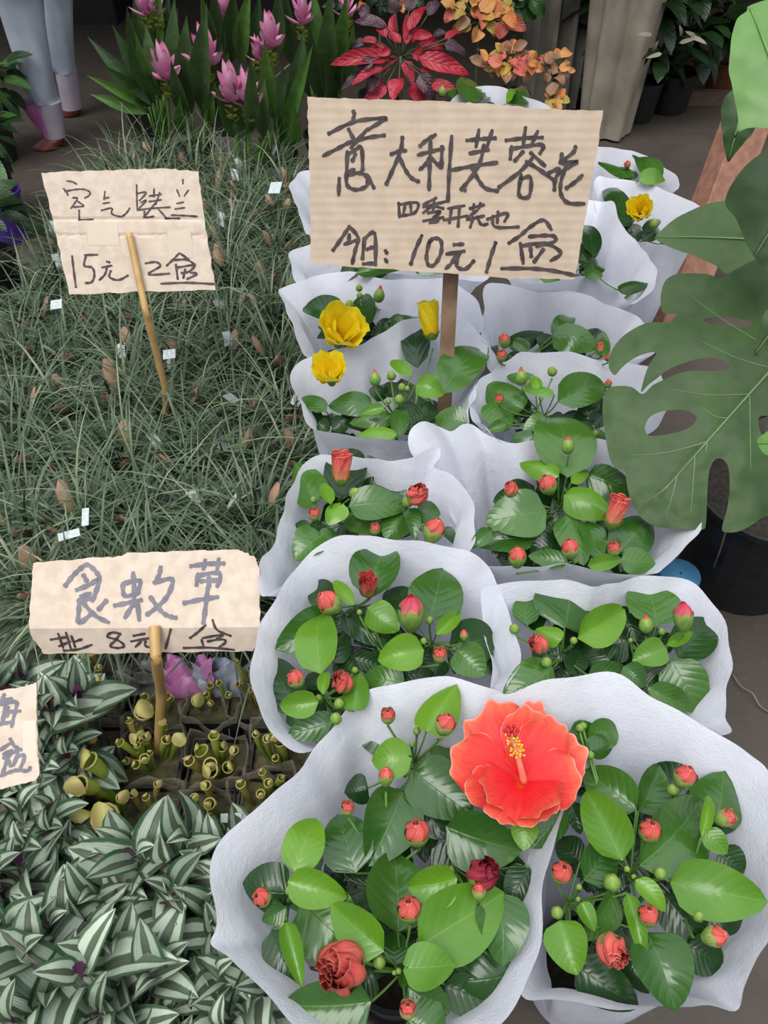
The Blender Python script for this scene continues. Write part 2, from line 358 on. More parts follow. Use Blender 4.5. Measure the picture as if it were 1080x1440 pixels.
# ---------------------------------------------------------------- potted hibiscus
ZR = .43
def catmull(P, n, closed=True):
    out = []; m = len(P)
    for i in range(m if closed else m - 1):
        p0, p1, p2, p3 = (P[(i - 1) % m], P[i], P[(i + 1) % m], P[(i + 2) % m]) if closed else (P[max(i - 1, 0)], P[i], P[i + 1], P[min(i + 2, m - 1)])
        for k in range(n):
            t = k / n
            out.append(.5 * ((2 * p1) + (p2 - p0) * t + (2 * p0 - 5 * p1 + 4 * p2 - p3) * t * t + (3 * p1 - p0 - 3 * p2 + p3) * t ** 3))
    if not closed: out.append(P[-1])
    return out
def wrap(parent, rim, c, seed, flare=.62):
    rnd = random.Random(seed); P = catmull(rim, 5); n = len(P); K = 18; rows, uv = [], []
    ph = [rnd.uniform(0, 6.28) for _ in range(8)]
    cm = sum(P, Vector()) / n
    ang = [math.atan2(p.y - cm.y, p.x - cm.x) for p in P]
    for k in range(K + 1):
        t = k / K; r = []
        for j, p in enumerate(P):
            th = ang[j]; f = t ** flare
            q = Vector((c.x + .062 * math.cos(th), c.y + .062 * math.sin(th), .012))
            pos = Vector((lerp(p.x, q.x, f), lerp(p.y, q.y, f), lerp(p.z, q.z, t)))
            amp = .011 * math.sin(math.pi * min(1, t * 1.15)) * (1 - .3 * t)
            d = amp * (math.sin(5 * th + ph[0] + 2 * t) + .6 * math.sin(9 * th + ph[1] - 3 * t) + .35 * math.sin(17 * th + ph[2] + 5 * t))
            d += .002 * math.sin(13 * th + ph[3]) * (1 - t)
            r.append(pos + Vector((math.cos(th), math.sin(th), 0)) * d)
        rows.append(r)
    mb = MB(); mb.grid(rows, closed=True); return mb.build('paper_wrap', 'wrap', parent)
def pot(parent, x, y, r0, r1, h, mat, soil='soil', name='pot', z0=0., seg=24):
    mb = MB(); pr = [(r0, z0 + .001), (r1, z0 + h - .012), (r1 + .004, z0 + h - .012), (r1 + .004, z0 + h), (r1 - .003, z0 + h), (r1 - .006, z0 + h - .03)]
    rows = [[Vector((x + r * math.cos(q * 6.2832 / seg), y + r * math.sin(q * 6.2832 / seg), z)) for q in range(seg)] for r, z in pr]
    b = mb.grid(rows, closed=True); mb.f.append(tuple(b + q for q in range(seg))[::-1]); mb.m.append(0)
    o = mb.build(name, mat, parent, smooth=False)
    if soil:
        mb = MB(); rows = [[Vector((x + r * math.cos(q * 6.2832 / seg), y + r * math.sin(q * 6.2832 / seg), z0 + h - .028 + zz)) for q in range(seg)] for r, zz in ((r1 - .006, 0), (r1 * .5, .004), (.002, .006))]
        mb.grid(rows, closed=True); mb.build('soil', soil, parent)
    return o
def axis_of(p, deg, e):
    v = (CAM - p).normalized(); a = math.radians(deg); e = math.radians(e)
    return (v * math.cos(e) + (RIGHT * math.cos(a) + UPV * math.sin(a)) * math.sin(e)).normalized()
def shell(mb, p, A, L, prof, seg=20, rings=8, saw=0., lobes=5, tw=0., mi=0, t0=0., t1=1., pt=0.):
    X = A.cross(Vector((.2, .9, .1))).normalized(); Y = A.cross(X); rows, uv = [], []
    for i in range(rings + 1):
        t = t0 + (t1 - t0) * i / rings; r_, q_ = [], []
        for j in range(seg):
            th = j / seg * 6.28318 + tw * t
            sw = ((j / seg * lobes) % 1.0)
            r = prof(t) * (1 + saw * (sw - .5) * (.3 + t))
            zz = t * L + (pt * L * (abs(sw - .5) * -2 + .5) * (i / rings) ** 3)
            r_.append(p + A * zz + X * (r * math.cos(th)) + Y * (r * math.sin(th))); q_.append((j / seg, t))
        rows.append(r_); uv.append(q_)
    return mb.grid(rows, mi, True, uv)
def bud(parent, p, size, kind, deg=90, e=45):
    A = axis_of(p, deg, e); R = size * .5
    if kind in 'gy':
        L = R * (2.3 if kind == 'g' else 2.6)
        mb = MB(); shell(mb, p - A * L * .5, A, L, lambda t: R * (math.sin(math.pi * min(1, (.10 + .9 * t)) ** .85)) ** .75 + R * .02, saw=.16, seg=15, rings=7)
        b = mb.build('bud', 'calyx', parent)
        if kind == 'y':
            mb = MB(); shell(mb, p + A * L * .18, A, L * .42, lambda t: R * .62 * (1 - t * .72), saw=.3, seg=15, rings=4, tw=1.0); mb.build('petals', 'bud_petal', b)
        for k in range(5):
            a = k * 1.2566; d = (A.cross(Vector((math.cos(a), math.sin(a), .3)))).normalized(); mb = None
        return b
    L = R * (3.1 if kind == 'Y' else 2.5); q = p - A * L * .5
    cfr = {'r': .62, 'R': .60, 'p': .86, 'O': .50, 'Q': .5, 'T': .36, 'Y': .66, 'F': .30}[kind]
    mb = MB(); shell(mb, q, A, L, lambda t: R * (.30 + .72 * math.sin(math.pi * min(.62, t * .85 + .06))) * 1.0, seg=20, rings=7, saw=.10, t1=cfr, pt=.13)
    b = mb.build('bud', 'calyx_pink' if kind in 'rp' else 'calyx', parent)
    pm = {'r': 'bud_petal', 'R': 'bud_petal', 'p': 'bud_petal', 'O': 'bud_petal', 'Q': 'dusky_petal', 'T': 'salmon_petal', 'Y': 'pale_petal', 'F': 'yellow_petal'}[kind]
    mb = MB()
    if kind in 'rpRY':
        shell(mb, q, A, L, lambda t: R * .93 * (.42 + .58 * math.sin(math.pi * min(1, t * .88 + .05))) * (1 - max(0, t - .8) * 2.6), saw=.34, tw=2.2, t0=.25, t1=1.0, rings=9, seg=25)
        shell(mb, q, A, L * 1.02, lambda t: R * .52 * (1 - .55 * t), saw=.5, tw=3.5, t0=.6, t1=1.0, rings=5, seg=15, lobes=3)
        shell(mb, q, A, L * 1.0, lambda t: R * .22 * (1 - .5 * t), saw=.5, tw=3.5, t0=.6, t1=1.0, rings=3, seg=9, lobes=3)
    elif kind == 'F':
        L2 = L * 1.5
        shell(mb, q, A, L2, lambda t: R * (.55 + .42 * math.sin(min(1.75, t * 2.0))), saw=.30, tw=-1.6, t0=.12, rings=12, seg=35, pt=.06)
        shell(mb, q, A, L2 * .98, lambda t: R * (.50 + .2 * t), saw=.5, tw=-2.2, t0=.5, rings=6, seg=24, lobes=4)
        shell(mb, q, A, L2 * .95, lambda t: R * .35, saw=.6, tw=3, t0=.6, rings=5, seg=15, lobes=3)
    elif kind == 'T':
        L2 = L * 1.25
        shell(mb, q, A, L2, lambda t: R * (.62 + .30 * t), saw=.30, tw=1.2, t0=.2, rings=9, seg=30, pt=.05)
        shell(mb, q, A, L2 * .97, lambda t: R * (.45 + .22 * t), saw=.5, tw=2.2, t0=.4, rings=6, seg=24, lobes=4)
        shell(mb, q, A, L2 * .93, lambda t: R * .34, saw=.6, tw=3, t0=.5, rings=5, seg=15, lobes=3)
        shell(mb, q, A, L2 * .9, lambda t: R * .14, saw=.5, t0=.5, rings=2, seg=9)
    else:
        for k, (rr, ll, sw) in enumerate(((.98, .86, .42), (.78, .93, .5), (.56, .96, .6), (.36, .97, .7), (.18, .96, .6))):
            shell(mb, q, A, L * ll, lambda t: R * rr * (.55 + .5 * math.sin(math.pi * min(.8, t * .9))) * (1 - .25 * max(0, t - .7)), saw=sw, tw=1.6 + k * .8, t0=.2, rings=8, seg=25, lobes=5 if k < 3 else 3, pt=.10)
    mb.build('petals', pm, b); return b
def petal(parent, base, tip, width, nh, cup=.12, ruf=.05, mat='petal', name='petal', seed=0, curl=0., nu=18, nv=14, narrow=0.):
    rnd = random.Random(seed); a = tip - base; L = a.length; a /= L; s = a.cross(nh).normalized(); n = s.cross(a).normalized()
    p1, p2 = rnd.uniform(0, 6), rnd.uniform(0, 6); rows, uv = [], []
    for i in range(nv + 1):
        t = i / nv; w = width * .5 * (math.sin(math.pi * .5 * min(1, t * 1.25)) ** (.9 + narrow)) * (1 - .22 * max(0, t - .75) / .25 * (t > .75)) + width * .03; r, q = [], []
        for j in range(nu + 1):
            u = j / nu * 2 - 1
            al = L * t * (1 - .20 * u * u * t) + L * .03 * t ** 4 * math.sin(7 * u + p2)
            z = cup * L * math.sin(math.pi * t * .8) * -1 + cup * width * u * u * .5 * t + ruf * width * t ** 2.2 * (math.sin(5.2 * u + p1) + .5 * math.sin(11 * u + p2)) + curl * width * t ** 3
            r.append(base + a * al + s * (u * w) + n * z); q.append((j / nu, t))
        rows.append(r); uv.append(q)
    mb = MB(); mb.grid(rows, uv=uv); return mb.build(name, mat, parent)
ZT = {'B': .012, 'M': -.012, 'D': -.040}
def hibiscus(label, rim, centre, hubs, leaves, buds, fr, seed, z=ZR, filler=14, group='hibiscus pots in white paper wraps', flare=.62):
    """rim: frame px; centre: frame px on the floor-plane offset; leaves/buds/hubs in crop coordinates of fr"""
    R = [at(r[0], r[1], r[2] if len(r) > 2 else z) for r in rim]
    c = sum(R, Vector()) / len(R)
    if centre: c = at(centre[0], centre[1], z)
    t = thing('potted_hibiscus', label, 'plant', (c.x, c.y, 0), group)
    pot(t, c.x, c.y, .046, .058, .11, 'pot_black')
    wrap(t, R, c, seed, flare)
    rnd = random.Random(seed); H = []
    for h in hubs:
        x, y = fr(*h[:2]); H.append(at(x, y, z - .05))
    mbs = [MB() for _ in H]
    for i, h in enumerate(H):
        b0 = Vector((c.x + rnd.uniform(-.02, .02), c.y + rnd.uniform(-.02, .02), .08))
        m = (b0 + h) * .5 + Vector((rnd.uniform(-.01, .01), rnd.uniform(-.01, .01), .02))
        mbs[i].tube(bez(b0, m, h, 6), .0032, 6)
    def attach(p, r=.0012):
        k = min(range(len(H)), key=lambda i: (H[i] - p).length); h = H[k]
        d = (p - h).length
        if d < .004: return
        m = (h + p) * .5 + Vector((0, 0, -.15 * d)); mbs[k].tube(bez(h, m, p, 5), r, 5, cap=False)
    L = []
    for l in leaves:
        bx, by, tx, ty, w, tone = l[:6]; o = l[6] if len(l) > 6 else {}
        x0, y0 = fr(bx, by); x1, y1 = fr(tx, ty)
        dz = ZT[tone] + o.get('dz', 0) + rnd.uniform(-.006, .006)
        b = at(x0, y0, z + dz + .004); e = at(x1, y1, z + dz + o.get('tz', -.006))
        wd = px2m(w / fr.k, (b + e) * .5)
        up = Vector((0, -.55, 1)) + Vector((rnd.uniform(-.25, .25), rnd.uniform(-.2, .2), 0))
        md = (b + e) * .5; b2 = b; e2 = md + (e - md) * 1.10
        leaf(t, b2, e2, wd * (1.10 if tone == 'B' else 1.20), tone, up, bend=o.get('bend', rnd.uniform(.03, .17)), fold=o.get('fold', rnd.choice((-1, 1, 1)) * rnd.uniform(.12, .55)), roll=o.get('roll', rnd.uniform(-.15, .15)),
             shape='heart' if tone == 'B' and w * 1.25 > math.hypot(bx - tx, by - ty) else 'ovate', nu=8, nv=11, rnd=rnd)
        attach(b); L.append((b, e, wd, tone))
    if L:
        cen = sum(((b + e) * .5 for b, e, _, _ in L), Vector()) / len(L)
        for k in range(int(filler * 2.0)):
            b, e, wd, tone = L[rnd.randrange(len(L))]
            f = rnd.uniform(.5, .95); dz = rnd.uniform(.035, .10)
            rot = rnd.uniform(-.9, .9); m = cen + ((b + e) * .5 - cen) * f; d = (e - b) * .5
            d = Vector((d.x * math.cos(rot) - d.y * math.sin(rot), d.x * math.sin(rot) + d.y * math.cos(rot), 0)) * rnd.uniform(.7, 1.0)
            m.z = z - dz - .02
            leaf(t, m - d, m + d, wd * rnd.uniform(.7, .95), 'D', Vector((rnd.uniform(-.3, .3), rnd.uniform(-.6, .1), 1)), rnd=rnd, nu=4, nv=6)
    for bd in buds:
        x, y, s, k = bd[:4]; deg = bd[4] if len(bd) > 4 else 90; e = bd[5] if len(bd) > 5 else 40
        px, py = fr(x, y); zz = z + (.026 if k != 'g' else 0.008) + (bd[6] if len(bd) > 6 else 0)
        p = at(px, py, zz); sz = px2m(s / fr.k, p)
        bud(t, p, sz * .92, k, deg, e); A = axis_of(p, deg, e); attach(p - A * sz * 1.0, .0016)
    for mb in mbs: mb.build('branch', 'stem', t)
    return t
fA1 = Fr(290, 940, 2.1176); fB1 = Fr(740, 1020, 3.176); fA2 = Fr(340, 740, 2.7); fB2 = Fr(690, 790, 3.0)
f5 = Fr(360, 620, 3.375); f6 = Fr(640, 590, 3.0); f3 = Fr(380, 380, 3.375); f4 = Fr(640, 430, 4.154)
A1 = hibiscus('large wrapped hibiscus in front bearing the one wide-open coral red bloom',
  [(640,952,.45),(600,955,.45),(555,960,.45),(515,973),(482,1003),(455,1038),(425,1076),(385,1117),(332,1158),(306,1190),(296,1240),(303,1300),(297,1327),(325,1345),(368,1395),(415,1440),(470,1475),(560,1492),(650,1480),(705,1435),(738,1392),(757,1340),(763,1270),(772,1205),(792,1150),(806,1105),(795,1060),(765,1015),(722,985),(685,966,.45)],
  (560,1215), [(620,275),(735,590),(585,900),(245,700),(540,600)],
  [(655,190,742,52,112,'B',{'dz':.02}),(600,170,447,185,150,'D'),(602,262,497,275,105,'B',{'dz':.015}),(612,300,785,432,145,'M',{'dz':.01}),(690,300,722,243,75,'M'),
   (715,470,930,540,150,'M',{'dz':-.01}),(950,448,945,540,75,'B'),(1062,400,975,530,90,'M'),(585,365,490,578,150,'M'),(600,330,712,500,130,'D'),(482,355,414,370,75,'D'),
   (262,612,322,450,112,'B'),(445,610,395,440,130,'M',{'dz':-.015}),(243,632,412,680,100,'B'),(530,842,380,708,118,'B',{'dz':.012}),(570,785,560,555,182,'M'),
   (748,625,605,650,115,'B',{'dz':.012}),(632,825,877,675,188,'B',{'dz':-.004,'fold':.3}),(600,890,738,882,120,'B',{'dz':.012}),(865,665,882,878,135,'M'),(285,690,460,850,175,'M',{'dz':-.012}),
   (492,992,243,1002,165,'M'),(925,905,720,930,115,'D'),(710,940,860,1005,95,'D'),(600,950,720,1022,110,'M'),(600,1045,705,1110,150,'M'),(245,670,113,640,128,'D',{'dz':.02}),
   (240,712,170,752,50,'M'),(236,755,282,940,58,'B',{'fold':.8}),(195,780,265,935,85,'D'),(560,885,560,785,85,'M',{'dz':-.02}),(1000,165,1085,150,80,'D'),(735,175,790,115,90,'D'),
   (1180,1,1210,118,110,'D'),(1080,190,1180,215,70,'M'),(740,560,960,620,120,'D',{'dz':-.02}),(640,950,610,860,90,'M',{'dz':-.02}),(340,600,280,520,60,'D'),(960,590,900,700,80,'D'),(500,900,420,960,90,'D'),(820,760,700,860,120,'D')],
  [(541,143,48,'p'),(712,166,66,'r',65,55,.03),(535,322,50,'R',90,80),(421,417,44,'p'),(627,490,84,'R',95,45),(166,682,60,'r',160,30),(604,718,80,'R',95,40),(403,890,150,'O',200,22),(823,612,95,'Q',40,50),(812,665,46,'p',90,70),
   (600,1018,54,'p'),(627,185,26,'g'),(612,225,20,'g'),(592,300,38,'g'),(515,872,42,'g'),(600,895,28,'g'),(248,660,30,'g'),(728,600,25,'g'),(232,765,30,'g'),(573,900,20,'g'),(560,905,16,'g')],
  fA1, 11, filler=22)
# the open bloom: its own part with petals and a stamen column below it
fF = Fr(620, 960, 4.909)
def FP(x, y, z): px, py = fF(x, y); return at(px, py, z)
FZ = .475
pc = FP(560, 690, FZ - .035)
fl_mb = MB(); fl_mb.tube(bez(pc + Vector((0, .004, -.06)), pc + Vector((0, 0, -.03)), pc + Vector((0, 0, .004)), 5), lambda t: .007 + .010 * t, 12)
flower = fl_mb.build('flower', 'calyx', A1)
def fpetal(tx, ty, w, ztip, cup=.12, ruf=.05, seed=0, curl=0., nar=0., bx=560, by=690, bz=0.):
    tip = FP(tx, ty, ztip); b = FP(bx, by, FZ - .030 + bz)
    petal(flower, b, tip, px2m(w / fF.k, tip), (CAM - tip).normalized() + Vector((0, 0, .5)), cup, ruf, 'petal', 'petal', seed, curl, narrow=nar)
fpetal(655, 110, 260, FZ - .012, .05, .03, 1)
fpetal(985, 420, 380, FZ - .012, .08, .045, 2)
fpetal(190, 250, 330, FZ - .010, .06, .04, 3)
fpetal(960, 640, 400, FZ - .004, .10, .04, 4)
fpetal(640, 975, 420, FZ - .006, .06, .055, 5)
fpetal(180, 760, 330, FZ - .008, .08, .055, 6)
fpetal(75, 480, 420, FZ + .000, .10, .05, 7)
fpetal(360, 930, 330, FZ - .002, .06, .05, 12)
fpetal(310, 730, 330, FZ + .010, .12, .05, 8)
fpetal(350, 120, 400, FZ + .006, .12, .05, 9)
fpetal(600, 160, 330, FZ + .012, .14, .05, 10)
fpetal(800, 250, 360, FZ + .014, .14, .045, 13)
fpetal(740, 850, 420, FZ + .012, .12, .035, 14)
fpetal(470, 420, 110, FZ + .012, .05, .05, 15, nar=.5)
cb = FP(575, 690, FZ - .028); ct = FP(485, 345, FZ + .040)
mb = MB(); pts = bez(cb, (cb + ct) * .5 + Vector((0, -.004, .006)), ct, 10); mb.tube(pts, lambda t: .0040 - .0022 * t, 8); colm = mb.build('stamen_column', 'column', flower)
mb = MB(); r2 = random.Random(5)
for k in range(60):
    t = r2.uniform(.60, .96); q = pts[int(t * 10)] + (pts[min(10, int(t * 10) + 1)] - pts[int(t * 10)]) * (t * 10 % 1)
    d = Vector((r2.gauss(0, 1), r2.gauss(0, 1), r2.gauss(0, .6) + .4)).normalized(); e = q + d * r2.uniform(.004, .008); mb.tube([q, e], .0003, 3, cap=False); mb.ball(e, .0014, 5, 3)
mb.build('anthers', 'anther', flower)
mb = MB()
for k in range(7):
    a = k * 1.047; e = ct + Vector((.0062 * math.cos(a), .0062 * math.sin(a) * .9, .004)) if k < 6 else ct + Vector((0, 0, .006)); mb.tube([pts[-2], ct, e], .0006, 4); mb.ball(e, .0024, 7, 5)
mb.build('stigma', 'stigma', flower)

B1 = hibiscus('front right wrapped hibiscus with closed red buds, standing right of the open bloom',
  [(680,985),(725,972,.45),(775,956,.46),(825,948,.45),(875,950,.45),(925,985),(1000,1025),(1050,1060),(1088,1095),(1108,1200),(1098,1300),(1062,1345),(1048,1390),(1036,1425,.40),(985,1412,.41),(900,1420),(830,1412),(775,1408,.41),(735,1400,.41),(735,1340,.40),(735,1250,.39),(745,1180,.39),(750,1110,.38),(720,1040,.38)],
  (905,1215), [(470,670),(190,790),(790,460),(700,800)],
  [(492,378,268,205,165,'M'),(500,385,590,190,150,'M',{'dz':-.014}),(430,607,276,303,185,'B'),(255,692,370,515,155,'M',{'dz':.008}),(505,625,765,350,255,'M'),(760,330,568,185,150,'D'),
   (850,420,885,212,200,'M'),(815,415,940,440,90,'D'),(782,500,812,318,50,'B',{'fold':.8}),(800,468,893,570,95,'B'),(860,560,968,655,125,'D'),(643,700,1060,785,225,'B',{'dz':-.008,'fold':.3,'tz':.01}),
   (808,850,962,870,110,'D'),(488,688,617,825,85,'B'),(615,755,800,965,160,'D',{'dz':.01}),(540,925,662,1262,225,'M',{'dz':.006}),(390,740,245,945,150,'M',{'roll':.5}),(248,788,305,915,72,'B'),
   (150,870,222,1105,175,'B',{'dz':-.01}),(225,1075,492,1252,170,'D',{'dz':.01}),(452,750,522,1048,78,'B',{'fold':.6}),(715,980,872,1065,150,'D'),(470,1050,545,1192,110,'D'),(240,610,150,510,110,'D'),
   (600,700,560,830,90,'D'),(430,660,330,740,80,'D'),(700,560,600,640,120,'D'),(420,900,330,1000,110,'D'),(860,700,740,760,110,'D'),(200,340,240,480,70,'D'),(270,60,400,20,110,'M'),(285,110,390,70,90,'M',{'dz':.008})],
  [(708,228,105,'r',55,50),(655,285,58,'g'),(552,472,108,'R',70,40),(888,415,84,'p',20,50),(158,658,104,'R',60,30),(383,698,84,'g'),(598,657,60,'g'),(545,850,100,'R',80,40),(385,1003,140,'O',-60,35),(842,942,100,'r',10,55),
   (770,850,55,'g'),(138,832,60,'g'),(450,640,32,'g'),(235,720,32,'g'),(232,775,26,'g'),(285,130,42,'g'),(480,675,24,'g'),(240,10,40,'g'),(255,0,34,'g')],
  fB1, 12, filler=22)
A2 = hibiscus('wrapped hibiscus with pink-tipped buds, directly right of the lowest small cardboard sign',
  [(377,753,.45),(388,757,.44),(430,768),(477,752,.45),(510,754,.45),(547,757,.45),(599,763,.45),(636,769,.45),(666,780,.45),(695,809),(714,862),(729,899),(731,925),(721,953),(700,980,.41),(640,990,.39),(560,1000,.37),(490,1025,.39),(455,1050,.41),(420,1060,.42),(390,1036),(367,1007),(357,975),(353,933),(361,896),(378,855),(396,829),(418,795),(445,772)][3:],
  (545,895), [(430,300),(720,440),(310,650),(560,520)],
  [(485,278,540,95,158,'M',{'dz':.01}),(425,300,352,210,50,'B'),(370,305,275,228,95,'D'),(478,308,592,392,112,'B'),(378,335,582,455,85,'D',{'dz':.01}),(355,345,138,462,135,'M'),(300,562,300,338,155,'B'),
   (652,355,556,245,110,'D'),(712,362,762,168,175,'M',{'dz':.012}),(738,412,828,328,58,'B',{'fold':.7}),(692,470,524,508,128,'B',{'dz':-.006}),(785,465,952,415,150,'D',{'dz':.015}),(815,470,918,565,115,'M'),
   (232,705,108,515,130,'D'),(292,668,150,682,95,'B'),(423,702,450,558,92,'B',{'dz':-.008}),(310,640,325,555,45,'B',{'fold':.7}),(362,740,180,792,90,'M'),(620,600,470,568,95,'M'),(345,520,395,400,80,'D'),
   (430,500,545,535,65,'D'),(600,560,725,560,65,'D'),(240,720,170,740,60,'D'),(620,480,500,420,110,'D'),(760,500,700,580,90,'D'),(300,620,260,560,70,'D'),(640,430,700,560,110,'D'),(420,560,360,480,90,'D'),(230,690,330,720,80,'D'),(900,420,945,560,60,'D')],
  [(332,290,98,'r',140,55),(480,232,84,'T',95,30),(643,330,108,'Y',92,60),(752,490,60,'p'),(843,413,34,'r',90,80),(205,580,74,'r',120,50),(382,592,84,'O',110,45),(370,670,45,'g'),(357,727,50,'g'),(713,355,36,'g'),(447,325,25,'g'),(690,435,30,'g'),(293,650,30,'g'),(430,545,28,'g')],
  fA2, 13, filler=18)
B2 = hibiscus('wrapped hibiscus with a tall pink and yellow bud at its right rim',
  [(675,830,.44),(703,822,.44),(745,817,.44),(790,815,.44),(840,824,.44),(890,813,.44),(923,809,.44),(957,813),(983,827),(1010,857),(1026,900),(1028,940),(1022,977),(1018,1007),(1024,1030,.41),(960,1035,.37),(900,1010,.37),(820,1005,.37),(740,1005,.38),(695,985,.39),(690,930,.40),(680,880,.41)],
  (855,925), [(305,380),(650,400),(630,455)],
  [(150,270,148,152,95,'M'),(312,278,340,92,250,'M'),(365,322,556,205,150,'B',{'dz':-.01,'bend':.05}),(300,330,195,285,85,'B'),(700,272,655,98,200,'M'),(582,340,448,355,150,'D'),(742,365,603,415,112,'B'),
   (740,352,846,298,50,'B',{'fold':.7}),(790,405,922,255,150,'D',{'dz':.02}),(765,418,880,630,165,'M',{'dz':.0,'tz':-.03}),(660,530,835,615,100,'M',{'dz':-.005,'tz':-.02}),(265,448,62,572,150,'M'),(410,478,572,460,80,'M'),(330,475,392,380,80,'D'),
   (560,440,645,525,90,'M'),(400,492,268,478,60,'D'),(560,215,612,335,85,'D'),(500,200,580,235,70,'D'),(240,240,130,230,110,'D'),(500,420,400,330,120,'D'),(640,510,720,540,90,'D'),(300,420,180,380,100,'D'),(760,300,700,400,70,'D')],
  [(202,348,84,'O',140,50),(812,232,92,'Y',90,68,.02),(655,262,66,'y',92,62),(722,293,34,'g'),(235,420,50,'g'),(350,330,35,'g'),(100,280,48,'g'),(590,330,22,'g')],
  fB2, 14, filler=14)
A3 = hibiscus('wrapped hibiscus with one tall salmon bud above round leaves, in the left row',
  [(444,640,.44),(470,640,.44),(502,642,.44),(538,647,.44),(576,645,.45),(600,632,.46),(618,628,.46),(620,642,.45),(611,657,.44),(635,668,.44),(656,688),(667,718),(668,747),(662,772),(640,790,.39),(580,795,.36),(510,792,.36),(440,800,.37),(395,825,.40),(370,838,.42),(364,812),(366,786),(380,772),(390,750),(403,700),(420,664)],
  (520,715), [(370,310),(300,430),(700,330)],
  [(288,292,190,108,145,'M'),(400,285,452,42,165,'D',{'dz':.01}),(440,312,707,310,155,'M',{'fold':.2,'dz':.01}),(705,262,535,150,140,'D'),(355,302,315,205,60,'B'),(402,305,345,395,108,'B'),(320,445,188,562,150,'M'),
   (252,430,180,398,65,'D'),(298,470,388,450,80,'M'),(440,345,592,432,150,'M',{'dz':-.02}),(705,340,620,465,120,'M'),(720,320,752,462,72,'M',{'fold':.5}),(760,330,872,345,85,'M'),(738,345,802,430,70,'M'),(880,415,942,485,60,'D'),
   (400,400,480,460,100,'D'),(560,400,640,450,110,'D'),(330,400,260,470,90,'D'),(560,210,480,200,90,'D')],
  [(405,150,115,'T',90,62),(765,255,105,'O',50,45),(845,425,112,'r',65,62),(470,245,60,'g',50),(277,350,62,'p'),(565,420,55,'p'),(273,277,34,'g'),(720,285,60,'g')],
  f5, 15, filler=12)
B3 = hibiscus('wrapped hibiscus under the tip of the big split leaf, seven red buds',
  [(573,618,.44),(578,601,.45),(595,592,.46),(618,600,.46),(637,607,.45),(652,596,.45),(665,597,.44),(683,610),(713,622),(750,620),(800,616),(853,618),(905,645),(960,690),(988,737,.45),(962,768),(935,800),(920,808),(880,807),(830,800),(790,793,.42),(740,797,.42),(690,795,.41),(660,785,.39),(640,740,.38),(625,700,.39),(600,660,.40),(580,640,.42)],
  (795,705), [(460,300),(440,380),(600,520)],
  [(470,245,420,-5,215,'M',{'dz':.015}),(437,240,278,185,92,'B'),(488,268,562,218,45,'B'),(555,235,748,305,140,'M'),(385,387,138,430,178,'M',{'dz':.012}),(458,318,662,400,140,'B'),(285,330,165,345,85,'D'),(470,400,540,605,125,'M'),
   (560,430,602,592,100,'M'),(690,560,818,418,150,'M',{'dz':-.01}),(700,590,840,605,100,'M'),(560,618,697,588,62,'B'),(475,605,315,575,70,'M'),(335,500,75,520,120,'M',{'dz':-.02}),(150,470,68,540,60,'M'),(400,450,298,500,85,'D'),
   (440,520,320,560,90,'D'),(500,330,420,440,110,'D'),(680,420,600,480,100,'D'),(250,480,160,560,100,'D'),(520,330,380,290,90,'D'),(240,300,330,280,90,'D'),(640,560,560,520,90,'D'),(780,560,700,640,80,'D')],
  [(475,108,60,'y',92,60,.03),(390,275,86,'R',110,50),(235,293,60,'O',90,60),(672,405,100,'T',70,60),(485,545,82,'r',100,55),(262,580,84,'R',90,60),(670,547,62,'p'),(540,303,28,'g'),(520,300,22,'g')],
  f6, 16, filler=16)
A4 = hibiscus('wrapped yellow hibiscus, one furled yellow bloom beside the wooden sign batten',
  [(407,528),(413,516),(430,505),(451,498),(480,490),(510,483),(540,466),(564,452,.45),(587,447,.44),(615,442,.44),(641,443,.44),(664,457),(683,482),(684,513),(673,530),(669,555),(660,575),(660,600,.41),(638,610,.39),(600,616,.38),(573,619,.39),(535,617,.40),(507,614,.40),(454,607,.41),(434,597,.42),(423,570),(413,546)],
  (548,545), [(600,690),(700,580),(290,680)],
  [(812,588,1012,388,165,'M'),(700,465,690,225,115,'D',{'dz':.01}),(690,545,818,590,108,'B'),(668,500,573,432,62,'B'),(485,645,283,640,118,'M'),(542,652,433,680,50,'B'),(265,670,150,608,75,'M'),(250,690,178,712,70,'D'),
   (582,702,383,722,90,'M'),(602,782,418,782,65,'B'),(600,602,520,562,80,'D'),(600,800,622,655,72,'M'),(932,722,788,700,108,'M'),(760,620,700,720,100,'D'),(360,720,300,760,80,'D'),(480,600,560,560,70,'D'),(420,690,330,740,80,'D'),(700,640,620,740,100,'D'),(230,720,280,760,60,'D')],
  [(760,270,104,'F',97,68,.03),(497,512,58,'y',92,66),(575,497,50,'g'),(612,610,50,'g'),(625,553,42,'g'),(560,620,30,'g'),(650,560,28,'g')],
  f3, 17, filler=12)
A5 = hibiscus('wrapped hibiscus with a yellow bloom lying on its near rim, below the big sign',
  [(393,412),(400,404),(425,394),(454,386),(480,382),(510,384),(534,392),(560,393),(600,392),(626,392),(647,402),(668,420),(679,443),(676,466),(660,470,.38),(600,480,.37),(540,490,.37),(480,500,.38),(450,503,.39),(429,501,.41),(419,478),(404,439)],
  (540,440), [(470,270),(330,260)],
  [(345,225,163,180,125,'D',{'dz':.02}),(515,-25,440,60,130,'D',{'dz':.02}),(435,282,450,118,110,'D',{'dz':.02}),(400,250,350,190,70,'D'),(540,270,690,228,50,'D'),(600,290,510,250,60,'D'),(300,290,240,260,70,'D'),(560,300,480,330,80,'D'),(640,250,560,240,50,'M'),(480,310,420,260,80,'D')],
  [(517,115,60,'y',80,60),(377,162,48,'g'),(422,82,36,'g'),(425,118,34,'g')],
  f3, 18, filler=8)
